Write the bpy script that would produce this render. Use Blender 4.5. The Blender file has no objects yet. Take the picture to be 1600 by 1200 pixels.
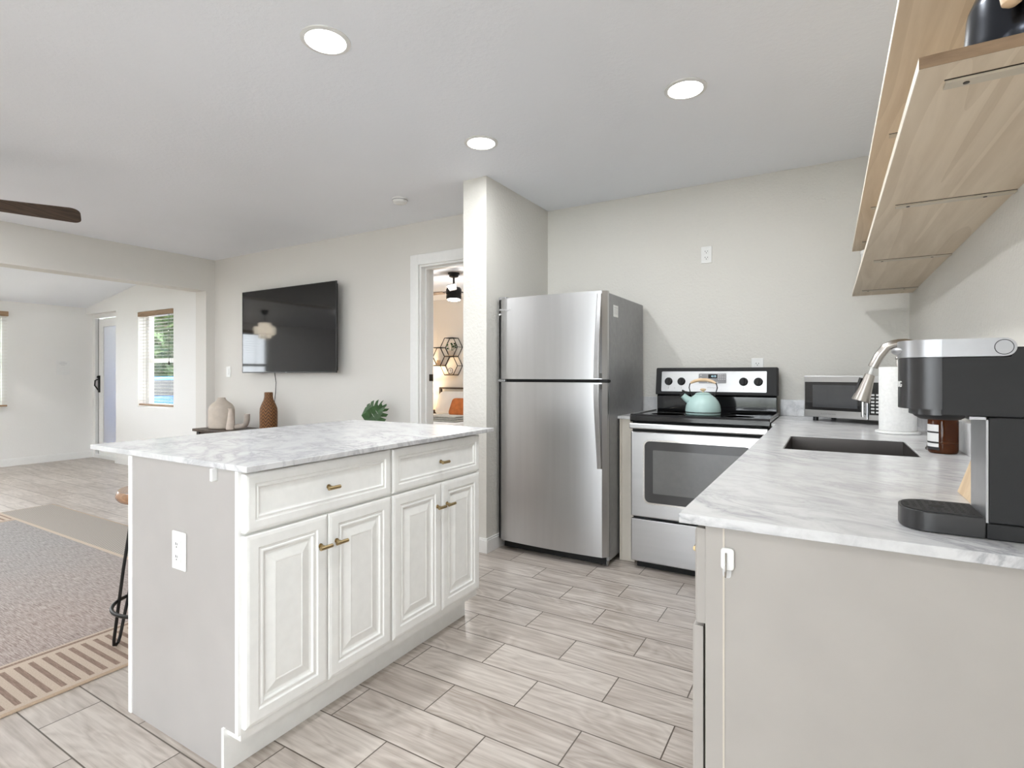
import bpy, bmesh, math, random
from mathutils import Vector, Matrix
random.seed(7)
S = bpy.context.scene
COL = S.collection
PI = math.pi

# ------------------------------------------------------------------ camera
cam_d = bpy.data.cameras.new('camera')
cam_d.sensor_width = 36.0
cam_d.lens = 837.5 / 1600 * 36
cam_d.shift_y = -14.3 / 1600
cam_d.clip_start = 0.02
cam = bpy.data.objects.new('camera', cam_d)
COL.objects.link(cam)
cam.location = (0, 0, 1.18)
cam.rotation_euler = (PI / 2, 0, 0.5338)
S.camera = cam

# ------------------------------------------------------------------ world, exposure
w = bpy.data.worlds.new('world')
S.world = w
w.use_nodes = True
bg = w.node_tree.nodes['Background']
bg.inputs[0].default_value = (0.89, 0.95, 1.0, 1)
bg.inputs[1].default_value = 9.0
S.view_settings.view_transform = 'Standard'
S.view_settings.look = 'None'
S.view_settings.gamma = 1.0
S.view_settings.use_curve_mapping = False
S.view_settings.exposure = 0.50
S.cycles.use_denoising = True
S.cycles.max_bounces = 16
S.cycles.diffuse_bounces = 10
S.cycles.glossy_bounces = 6
S.cycles.transparent_max_bounces = 16
S.cycles.transmission_bounces = 8
S.cycles.caustics_reflective = False
S.cycles.caustics_refractive = False
S.cycles.sample_clamp_indirect = 8.0
LAMP_W = 7.8           # watts of each recessed lamp in the kitchen
FILL_LIVING = 17.0     # watts of each unseen fill lamp added over the living area

def area(name, loc, rot, sx, sy, power, color=(1, 1, 1), portal=False, disk=False):
    l = bpy.data.lights.new(name, 'AREA')
    l.shape = 'DISK' if disk else 'RECTANGLE'
    l.size = sx
    if not disk:
        l.size_y = sy
    l.energy = power
    l.color = color
    o = bpy.data.objects.new(name, l)
    COL.objects.link(o)
    o.location = loc
    o.rotation_euler = rot
    if portal:
        l.cycles.is_portal = True
    return o

# ------------------------------------------------------------------ materials
def nt(name):
    m = bpy.data.materials.new(name)
    m.use_nodes = True
    t = m.node_tree
    return m, t, t.nodes['Principled BSDF']

def node(t, typ, **kw):
    n = t.nodes.new(typ)
    for k, v in kw.items():
        if k in ('operation', 'blend_type', 'data_type', 'noise_dimensions', 'wave_type', 'bands_direction', 'offset', 'offset_frequency', 'squash', 'distance', 'feature'):
            setattr(n, k, v)
        else:
            n.inputs[k.replace('_', ' ')].default_value = v
    return n

def coords(t, scale=(1, 1, 1), rot=(0, 0, 0), loc=(0, 0, 0), geo=False):
    if geo:
        c = t.nodes.new('ShaderNodeNewGeometry').outputs['Position']
    else:
        c = t.nodes.new('ShaderNodeTexCoord').outputs['Object']
    mp = t.nodes.new('ShaderNodeMapping')
    mp.inputs['Scale'].default_value = scale
    mp.inputs['Rotation'].default_value = rot
    mp.inputs['Location'].default_value = loc
    t.links.new(c, mp.inputs['Vector'])
    return mp.outputs['Vector']

def ramp(t, src, stops):
    r = t.nodes.new('ShaderNodeValToRGB')
    e = r.color_ramp.elements
    while len(e) < len(stops):
        e.new(0.5)
    for i, (p, c) in enumerate(stops):
        e[i].position = p
        e[i].color = (c[0], c[1], c[2], 1) if not isinstance(c, (int, float)) else (c, c, c, 1)
    t.links.new(src, r.inputs['Fac'])
    return r.outputs['Color']

def math_n(t, op, a, b=None, c=None):
    n = t.nodes.new('ShaderNodeMath')
    n.operation = op
    for i, x in enumerate((a, b, c)):
        if x is None:
            continue
        if isinstance(x, (int, float)):
            n.inputs[i].default_value = x
        else:
            t.links.new(x, n.inputs[i])
    return n.outputs[0]

def mix(t, fac, a, b, blend='MIX'):
    n = t.nodes.new('ShaderNodeMix')
    n.data_type = 'RGBA'
    n.blend_type = blend
    for sock, x in ((n.inputs[0], fac), (n.inputs[6], a), (n.inputs[7], b)):
        if isinstance(x, (int, float)):
            sock.default_value = x
        elif isinstance(x, tuple):
            sock.default_value = (x[0], x[1], x[2], 1)
        else:
            t.links.new(x, sock)
    return n.outputs[2]

def bumpn(t, p, h, strength=0.3, dist=0.01):
    b = t.nodes.new('ShaderNodeBump')
    b.inputs['Strength'].default_value = strength
    b.inputs['Distance'].default_value = dist
    t.links.new(h, b.inputs['Height'])
    t.links.new(b.outputs[0], p.inputs['Normal'])

def plain(name, col, rough=0.5, metal=0.0, var=0.03, scale=30, spec=0.5, emit=None, es=0.0):
    m, t, p = nt(name)
    n = node(t, 'ShaderNodeTexNoise', Scale=scale, Detail=3.0)
    t.links.new(coords(t), n.inputs['Vector'])
    c2 = tuple(max(0, x * (1 - var * 2)) for x in col)
    c3 = tuple(min(1, x * (1 + var)) for x in col)
    t.links.new(ramp(t, n.outputs['Fac'], [(0.3, c2), (0.7, c3)]), p.inputs['Base Color'])
    p.inputs['Roughness'].default_value = rough
    p.inputs['Metallic'].default_value = metal
    p.inputs['Specular IOR Level'].default_value = spec
    if emit:
        p.inputs['Emission Color'].default_value = (*emit, 1)
        p.inputs['Emission Strength'].default_value = es
    return m

def paint(name, col, bump=0.25, scale=55, rough=0.6):
    m, t, p = nt(name)
    v = coords(t, geo=True)
    n = node(t, 'ShaderNodeTexNoise', Scale=scale, Detail=4.0, Roughness=0.6)
    t.links.new(v, n.inputs['Vector'])
    n2 = node(t, 'ShaderNodeTexNoise', Scale=1.3, Detail=2.0)
    t.links.new(v, n2.inputs['Vector'])
    t.links.new(ramp(t, n2.outputs['Fac'], [(0.3, tuple(x * 0.97 for x in col)), (0.7, col)]), p.inputs['Base Color'])
    p.inputs['Roughness'].default_value = rough
    p.inputs['Specular IOR Level'].default_value = 0.25
    h = ramp(t, n.outputs['Fac'], [(0.42, 0.0), (0.62, 1.0)])
    bumpn(t, p, h, bump, 0.004)
    return m

def steel(name, col=(0.60, 0.60, 0.61), rough=0.28, horiz=True):
    m, t, p = nt(name)
    sc = (1.5, 1.5, 30) if horiz else (30, 30, 1.5)
    n = node(t, 'ShaderNodeTexNoise', Scale=1.0, Detail=1.0)
    t.links.new(coords(t, sc), n.inputs['Vector'])
    c = ramp(t, n.outputs['Fac'], [(0.3, tuple(x * 0.975 for x in col)), (0.7, tuple(min(1, x * 1.02) for x in col))])
    t.links.new(c, p.inputs['Base Color'])
    p.inputs['Roughness'].default_value = rough
    p.inputs['Metallic'].default_value = 1.0
    return m

def wood(name, dark, light, grain=(2.0, 40, 40), rough=0.5, rings=3.0, spec=0.3):
    m, t, p = nt(name)
    n = node(t, 'ShaderNodeTexNoise', Scale=1.0, Detail=5.0, Roughness=0.6, Distortion=0.6)
    t.links.new(coords(t, grain), n.inputs['Vector'])
    n2 = node(t, 'ShaderNodeTexNoise', Scale=1.0, Detail=2.0, Distortion=1.5)
    t.links.new(coords(t, tuple(g * 0.09 for g in grain)), n2.inputs['Vector'])
    rg = math_n(t, 'FRACT', math_n(t, 'MULTIPLY', n2.outputs['Fac'], rings * 4))
    a = math_n(t, 'ADD', math_n(t, 'MULTIPLY', n.outputs['Fac'], 0.8), math_n(t, 'MULTIPLY', rg, 0.2))
    t.links.new(ramp(t, a, [(0.3, dark), (0.72, light)]), p.inputs['Base Color'])
    p.inputs['Roughness'].default_value = rough
    p.inputs['Specular IOR Level'].default_value = spec
    bumpn(t, p, n.outputs['Fac'], 0.08, 0.002)
    return m

def marble(name):
    m, t, p = nt(name)
    v = coords(t, (1, 1, 1), (0, 0, math.radians(28)), geo=True)
    mp = t.nodes.new('ShaderNodeMapping')
    mp.inputs['Scale'].default_value = (2.8, 5.0, 3)
    t.links.new(v, mp.inputs['Vector'])
    n1 = node(t, 'ShaderNodeTexNoise', Scale=1.6, Detail=7.0, Roughness=0.62, Distortion=1.1)
    t.links.new(mp.outputs[0], n1.inputs['Vector'])
    ridge = math_n(t, 'ABSOLUTE', math_n(t, 'SUBTRACT', n1.outputs['Fac'], 0.5))
    vein = ramp(t, ridge, [(0.0, 0.80), (0.02, 0.42), (0.075, 0.0)])
    n2 = node(t, 'ShaderNodeTexNoise', Scale=1.5, Detail=3.0)
    t.links.new(v, n2.inputs['Vector'])
    mask = ramp(t, n2.outputs['Fac'], [(0.40, 0.15), (0.60, 1.0)])
    n3 = node(t, 'ShaderNodeTexNoise', Scale=3.0, Detail=8.0, Roughness=0.7, Distortion=0.5)
    t.links.new(mp.outputs[0], n3.inputs['Vector'])
    cloud = ramp(t, n3.outputs['Fac'], [(0.36, (0.52, 0.52, 0.53)), (0.54, (0.625, 0.625, 0.63))])
    f = math_n(t, 'MULTIPLY', vein, mask)
    t.links.new(mix(t, f, cloud, (0.30, 0.30, 0.32)), p.inputs['Base Color'])
    p.inputs['Roughness'].default_value = 0.22
    p.inputs['Specular IOR Level'].default_value = 0.45
    return m

def glass(name, tint=(1, 1, 1), amount=0.08):
    m, t, p = nt(name)
    out = t.nodes['Material Output']
    tr = t.nodes.new('ShaderNodeBsdfTransparent')
    tr.inputs[0].default_value = (*tint, 1)
    gl = t.nodes.new('ShaderNodeBsdfGlossy')
    gl.inputs['Roughness'].default_value = 0.02
    fr = t.nodes.new('ShaderNodeFresnel')
    gm = t.nodes.new('ShaderNodeNewGeometry')     # same reflectance from either side of the pane
    t.links.new(math_n(t, 'SUBTRACT', 1.45, math_n(t, 'MULTIPLY', gm.outputs['Backfacing'], 1.45 - 1 / 1.45)), fr.inputs[0])
    mx = t.nodes.new('ShaderNodeMixShader')
    t.links.new(fr.outputs[0], mx.inputs[0])
    t.links.new(tr.outputs[0], mx.inputs[1])
    t.links.new(gl.outputs[0], mx.inputs[2])
    t.links.new(mx.outputs[0], out.inputs['Surface'])
    return m

def floor_mat():
    m, t, p = nt('wood_look_tile')
    v = coords(t, (1, 1, 1), (0, 0, 0), (0.705, -0.915, 0), geo=True)
    b = t.nodes.new('ShaderNodeTexBrick')
    b.offset = 0.5
    b.offset_frequency = 2
    b.squash = 1.0
    b.inputs['Color1'].default_value = (0, 0, 0, 1)
    b.inputs['Color2'].default_value = (1, 1, 1, 1)
    b.inputs['Mortar'].default_value = (0.5, 0.5, 0.5, 1)
    b.inputs['Scale'].default_value = 1.0
    b.inputs['Mortar Size'].default_value = 0.0024
    b.inputs['Mortar Smooth'].default_value = 0.1
    b.inputs['Brick Width'].default_value = 0.52
    b.inputs['Row Height'].default_value = 0.1828
    t.links.new(v, b.inputs['Vector'])
    rnd = b.outputs['Color']
    sep = t.nodes.new('ShaderNodeSeparateColor')
    t.links.new(rnd, sep.inputs[0])
    r = sep.outputs[0]
    # each tile takes its own stretch of grain
    off = t.nodes.new('ShaderNodeCombineXYZ')
    t.links.new(math_n(t, 'MULTIPLY', r, 37.0), off.inputs[0])
    t.links.new(math_n(t, 'MULTIPLY', r, 91.0), off.inputs[1])
    t.links.new(math_n(t, 'MULTIPLY', r, 13.0), off.inputs[2])
    add = t.nodes.new('ShaderNodeVectorMath')
    add.operation = 'ADD'
    t.links.new(v, add.inputs[0])
    t.links.new(off.outputs[0], add.inputs[1])
    def noise(scale, det, dist, rough=0.6):
        mp = t.nodes.new('ShaderNodeMapping')
        mp.inputs['Scale'].default_value = scale
        t.links.new(add.outputs[0], mp.inputs['Vector'])
        n = node(t, 'ShaderNodeTexNoise', Scale=1.0, Detail=det, Roughness=rough, Distortion=dist)
        t.links.new(mp.outputs[0], n.inputs['Vector'])
        return n.outputs['Fac']
    fine = noise((3, 60, 1), 5.0, 0.4)
    broad = noise((1.8, 9, 1), 3.0, 1.2)
    rg = math_n(t, 'PINGPONG', math_n(t, 'MULTIPLY', noise((1.6, 6.5, 1), 1.5, 0.9), 9.0), 0.5)
    a = math_n(t, 'ADD', math_n(t, 'MULTIPLY', fine, 0.53), math_n(t, 'MULTIPLY', broad, 0.35))
    a = math_n(t, 'ADD', a, math_n(t, 'MULTIPLY', rg, 0.20))
    a = math_n(t, 'ADD', a, math_n(t, 'MULTIPLY', math_n(t, 'SUBTRACT', r, 0.5), 0.10))
    c = ramp(t, a, [(0.28, (0.27, 0.225, 0.19)), (0.46, (0.42, 0.37, 0.33)), (0.62, (0.56, 0.51, 0.465))])
    c = mix(t, b.outputs['Fac'], c, (0.10, 0.08, 0.065))
    t.links.new(c, p.inputs['Base Color'])
    p.inputs['Roughness'].default_value = 0.32
    p.inputs['Specular IOR Level'].default_value = 0.45
    bumpn(t, p, math_n(t, 'SUBTRACT', math_n(t, 'MULTIPLY', fine, 0.12), b.outputs['Fac']), 0.35, 0.002)
    return m

def rug_mat(x0, x1, y0, y1):
    m, t, p = nt('flat_woven_rug')
    g = t.nodes.new('ShaderNodeNewGeometry')
    sx = t.nodes.new('ShaderNodeSeparateXYZ')
    t.links.new(g.outputs['Position'], sx.inputs[0])
    X, Y = sx.outputs[0], sx.outputs[1]
    dx = math_n(t, 'MINIMUM', math_n(t, 'SUBTRACT', x1, X), math_n(t, 'SUBTRACT', X, x0))
    dy = math_n(t, 'MINIMUM', math_n(t, 'SUBTRACT', y1, Y), math_n(t, 'SUBTRACT', Y, y0))
    n = node(t, 'ShaderNodeTexNoise', Scale=1.0, Detail=4.0, Roughness=0.7)
    t.links.new(coords(t, (16, 190, 1), geo=True), n.inputs['Vector'])
    n2 = node(t, 'ShaderNodeTexNoise', Scale=1.6, Detail=3.0)
    t.links.new(coords(t, geo=True), n2.inputs['Vector'])
    wv = node(t, 'ShaderNodeTexNoise', Scale=1.0, Detail=2.0)
    t.links.new(coords(t, (170, 170, 1), geo=True), wv.inputs['Vector'])
    beige, brown, grey = (0.56, 0.46, 0.375), (0.29, 0.21, 0.17), (0.35, 0.33, 0.31)
    field = ramp(t, n.outputs['Fac'], [(0.36, (0.25, 0.195, 0.175)), (0.64, (0.52, 0.45, 0.415))])
    gfield = ramp(t, n.outputs['Fac'], [(0.36, (0.24, 0.225, 0.22)), (0.64, (0.45, 0.425, 0.41))])
    # the weave fades from brown at one end to grey at the other
    fx = t.nodes.new('ShaderNodeMapRange')
    t.links.new(math_n(t, 'ADD', X, math_n(t, 'MULTIPLY', n2.outputs['Fac'], 1.5)), fx.inputs[0])
    fx.inputs[1].default_value = x0 + 2.1
    fx.inputs[2].default_value = x1 + 0.2
    c = mix(t, fx.outputs[0], gfield, field)
    # striped end bands
    st = math_n(t, 'GREATER_THAN', math_n(t, 'FRACT', math_n(t, 'DIVIDE', Y, 0.0445)), 0.58)
    nb = ramp(t, n.outputs['Fac'], [(0.35, tuple(x * 0.8 for x in brown)), (0.65, tuple(x * 1.25 for x in brown))])
    sc = mix(t, st, beige, nb)
    def between(v, a, b):
        return math_n(t, 'MULTIPLY', math_n(t, 'GREATER_THAN', v, a), math_n(t, 'LESS_THAN', v, b))
    c = mix(t, math_n(t, 'LESS_THAN', dx, 0.42), c, beige)
    c = mix(t, between(dx, 0.385, 0.405), c, nb)
    c = mix(t, between(dx, 0.035, 0.355), c, sc)
    # side band
    fine = math_n(t, 'GREATER_THAN', math_n(t, 'FRACT', math_n(t, 'MULTIPLY', math_n(t, 'ADD', X, Y), 38.0)), 0.5)
    side = mix(t, fine, (0.45, 0.415, 0.375), (0.33, 0.295, 0.265))
    c = mix(t, math_n(t, 'LESS_THAN', dy, 0.36), c, side)
    c = mix(t, between(dy, 0.36, 0.385), c, beige)
    edge = math_n(t, 'LESS_THAN', math_n(t, 'MINIMUM', dx, dy), 0.012)
    c = mix(t, edge, c, (0.50, 0.38, 0.28))
    c = mix(t, 0.25, c, mix(t, 1.0, c, wv.outputs['Fac'], 'MULTIPLY'))
    t.links.new(c, p.inputs['Base Color'])
    p.inputs['Roughness'].default_value = 0.95
    p.inputs['Specular IOR Level'].default_value = 0.1
    bumpn(t, p, wv.outputs['Fac'], 0.4, 0.003)
    return m

def basket_mat():
    m, t, p = nt('woven_rattan')
    g = coords(t)
    sp = t.nodes.new('ShaderNodeSeparateXYZ')
    t.links.new(g, sp.inputs[0])
    ang = math_n(t, 'MULTIPLY', math_n(t, 'ARCTAN2', sp.outputs[1], sp.outputs[0]), 1.0 / PI * 5)
    zig = math_n(t, 'PINGPONG', ang, 0.5)
    band = math_n(t, 'FRACT', math_n(t, 'ADD', math_n(t, 'MULTIPLY', sp.outputs[2], 30.0), math_n(t, 'MULTIPLY', zig, 2.2)))
    t.links.new(ramp(t, band, [(0.25, (0.06, 0.022, 0.006)), (0.5, (0.25, 0.105, 0.025)), (0.8, (0.22, 0.09, 0.022)), (1.0, (0.05, 0.018, 0.005))]), p.inputs['Base Color'])
    p.inputs['Roughness'].default_value = 0.6
    bumpn(t, p, band, 0.4, 0.004)
    return m

MT = {}
MT['wall'] = paint('wall_paint', (0.67, 0.655, 0.615))
MT['wall_smooth'] = paint('smooth_wall_paint', (0.70, 0.68, 0.645), 0.08)
MT['wall_sun'] = paint('sunroom_paint', (0.80, 0.795, 0.78), 0.08)
MT['wall_bed'] = paint('bedroom_paint', (0.82, 0.79, 0.75), 0.1)
MT['ceiling'] = paint('ceiling_paint', (0.865, 0.89, 0.94), 0.12, 40)
MT['trim'] = plain('white_trim_paint', (0.80, 0.80, 0.79), 0.35, var=0.01)
MT['floor'] = floor_mat()
MT['marble'] = marble('white_marble_laminate')
MT['cab'] = plain('cabinet_paint', (0.84, 0.84, 0.82), 0.38, var=0.015)
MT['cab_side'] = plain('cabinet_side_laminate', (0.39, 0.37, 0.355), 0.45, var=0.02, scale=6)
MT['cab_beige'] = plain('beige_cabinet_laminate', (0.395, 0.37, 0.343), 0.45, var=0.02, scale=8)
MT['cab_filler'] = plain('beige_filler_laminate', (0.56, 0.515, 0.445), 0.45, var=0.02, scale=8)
MT['brass'] = plain('brushed_brass', (0.44, 0.335, 0.18), 0.3, 1.0)
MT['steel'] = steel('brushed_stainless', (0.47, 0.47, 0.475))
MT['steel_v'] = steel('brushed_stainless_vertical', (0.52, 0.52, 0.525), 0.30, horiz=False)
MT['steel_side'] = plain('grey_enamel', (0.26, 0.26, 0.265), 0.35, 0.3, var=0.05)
MT['nickel'] = plain('satin_nickel', (0.47, 0.44, 0.41), 0.25, 1.0)
MT['chrome'] = plain('chrome', (0.8, 0.8, 0.8), 0.12, 1.0)
MT['silver'] = plain('silver_plastic', (0.40, 0.40, 0.41), 0.35, 0.75)
MT['black'] = plain('black_plastic', (0.018, 0.018, 0.019), 0.4)
MT['black_gloss'] = plain('black_enamel', (0.010, 0.010, 0.011), 0.08)
MT['charcoal'] = plain('charcoal_plastic', (0.022, 0.022, 0.023), 0.6, 0.0, spec=0.3)
MT['charcoal_gloss'] = plain('charcoal_satin_plastic', (0.040, 0.039, 0.040), 0.3, 0.4)
MT['dark'] = plain('black_parts_and_gap_shade', (0.006, 0.006, 0.006), 0.8)  # black parts, plus strips that stand for shade in the gaps
MT['screen'] = plain('television_screen', (0.008, 0.008, 0.009), 0.05, var=0.0)
MT['oven_glass'] = plain('oven_window_glass', (0.045, 0.045, 0.047), 0.1)
MT['grey'] = plain('grey_print', (0.28, 0.28, 0.29), 0.5)
MT['lgrey'] = plain('light_grey_print', (0.6, 0.6, 0.6), 0.5)
MT['white'] = plain('white_plastic', (0.76, 0.76, 0.75), 0.35, var=0.01)
MT['paper'] = plain('paper_towel', (0.84, 0.84, 0.83), 0.9, var=0.03, scale=90)
MT['shelf'] = wood('birch_plywood', (0.60, 0.495, 0.37), (0.74, 0.635, 0.50), (26, 2.0, 26), 0.55)
MT['shelf_end'] = wood('plywood_end_grain', (0.17, 0.11, 0.065), (0.30, 0.205, 0.13), (14, 60, 70), 0.7)
MT['lit_shelf_edge'] = plain('lit_birch_edge', (0.78, 0.71, 0.60), 0.5)  # paler birch, light on the front face put into the colour
MT['cleat'] = plain('painted_bracket', (0.56, 0.50, 0.40), 0.45)
MT['maple'] = wood('maple', (0.56, 0.40, 0.24), (0.76, 0.60, 0.42), (30, 30, 3), 0.45)
MT['beech'] = wood('beech_handle', (0.60, 0.42, 0.25), (0.78, 0.60, 0.42), (6, 60, 60), 0.45)
MT['walnut'] = wood('walnut', (0.035, 0.022, 0.014), (0.10, 0.065, 0.045), (40, 3, 40), 0.45)
MT['seatwood'] = wood('stool_wood', (0.20, 0.10, 0.05), (0.36, 0.20, 0.11), (4, 50, 50), 0.2, spec=0.8)
MT['valance'] = wood('blind_wood', (0.24, 0.15, 0.085), (0.40, 0.27, 0.17), (4, 4, 50), 0.5)
MT['slat'] = plain('blind_slat', (0.70, 0.68, 0.63), 0.5)
MT['blackmetal'] = plain('black_metal', (0.02, 0.019, 0.019), 0.38, 0.6)
MT['bronze'] = plain('dark_bronze', (0.045, 0.036, 0.03), 0.4, 0.7)
MT['teal'] = plain('pale_teal_enamel', (0.42, 0.58, 0.56), 0.35, var=0.01)
MT['kettle_black'] = plain('black_steel', (0.03, 0.033, 0.04), 0.22, 0.9)
MT['vase'] = plain('beige_stoneware', (0.56, 0.49, 0.42), 0.7, var=0.05, scale=14)
MT['vase_pink'] = plain('blush_stoneware', (0.62, 0.53, 0.46), 0.7, var=0.04)
MT['vase_taupe'] = plain('taupe_stoneware', (0.40, 0.345, 0.30), 0.7, var=0.04)
MT['basket'] = basket_mat()
MT['leaf'] = plain('leaf_green', (0.030, 0.085, 0.020), 0.35, var=0.25, scale=20)
MT['foliage'] = plain('tree_foliage', (0.055, 0.10, 0.025), 0.6, var=0.3, scale=5)
MT['bark'] = plain('tree_bark', (0.12, 0.09, 0.06), 0.9)
MT['bounce_slab'] = plain('pale_bounce_concrete', (0.55, 0.54, 0.52), 0.9, var=0.05, scale=4)
MT['grass'] = plain('lawn', (0.16, 0.17, 0.11), 0.9, var=0.2, scale=3)
MT['blue'] = plain('blue_car_paint', (0.03, 0.12, 0.42), 0.25)
MT['rubber'] = plain('rubber', (0.02, 0.02, 0.02), 0.8)
MT['linen'] = plain('white_linen', (0.80, 0.80, 0.80), 0.9, var=0.03, scale=6)
MT['orange'] = plain('orange_velvet', (0.55, 0.17, 0.045), 0.8, var=0.12, scale=14)
MT['blanket'] = plain('grey_knit', (0.46, 0.46, 0.43), 0.95, var=0.12, scale=40)
MT['shade'] = plain('lit_lamp_shade', (0.85, 0.78, 0.66), 0.8, emit=(1.0, 0.80, 0.55), es=3.0)
MT['lens'] = plain('lit_lens', (0.9, 0.9, 0.9), 0.5, emit=(1.0, 0.97, 0.92), es=14.0)
MT['fanlens'] = plain('fan_lens', (0.9, 0.9, 0.9), 0.5, emit=(1.0, 0.95, 0.88), es=1.0)
def translucent(name, col):
    m, t, p = nt(name)
    n = node(t, 'ShaderNodeTexNoise', Scale=60.0, Detail=2.0)
    t.links.new(coords(t), n.inputs['Vector'])
    t.links.new(ramp(t, n.outputs['Fac'], [(0.3, tuple(x * 0.95 for x in col)), (0.7, col)]), p.inputs['Base Color'])
    p.inputs['Roughness'].default_value = 0.8
    tl = t.nodes.new('ShaderNodeBsdfTranslucent')
    tl.inputs[0].default_value = (*col, 1)
    mx = t.nodes.new('ShaderNodeMixShader')
    mx.inputs[0].default_value = 0.6
    t.links.new(p.outputs[0], mx.inputs[1])
    t.links.new(tl.outputs[0], mx.inputs[2])
    t.links.new(mx.outputs[0], t.nodes['Material Output'].inputs['Surface'])
    return m
MT['pshade'] = translucent('pleated_shade', (0.85, 0.83, 0.79))
MT['lcd'] = plain('lit_display', (0.1, 0.2, 0.25), 0.3, emit=(0.55, 0.85, 1.0), es=0.9)
MT['pane'] = glass('window_glass')
MT['clearglass'] = glass('clear_glass', (0.96, 0.98, 0.97))
MT['frost'] = plain('frosted_glass', (0.86, 0.84, 0.88), 0.55, var=0.01)
MT['frost'].node_tree.nodes['Principled BSDF'].inputs['Transmission Weight'].default_value = 0.7

def amber():
    m, t, p = nt('amber_glass')
    p.inputs['Base Color'].default_value = (0.33, 0.085, 0.018, 1)
    p.inputs['Roughness'].default_value = 0.05
    p.inputs['Transmission Weight'].default_value = 0.75
    p.inputs['IOR'].default_value = 1.3
    n = node(t, 'ShaderNodeTexNoise', Scale=9.0, Detail=2.0)
    t.links.new(coords(t), n.inputs['Vector'])
    t.links.new(ramp(t, n.outputs['Fac'], [(0.35, (0.13, 0.032, 0.007)), (0.7, (0.27, 0.075, 0.018))]), p.inputs['Base Color'])
    return m
MT['amber'] = amber()

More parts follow.
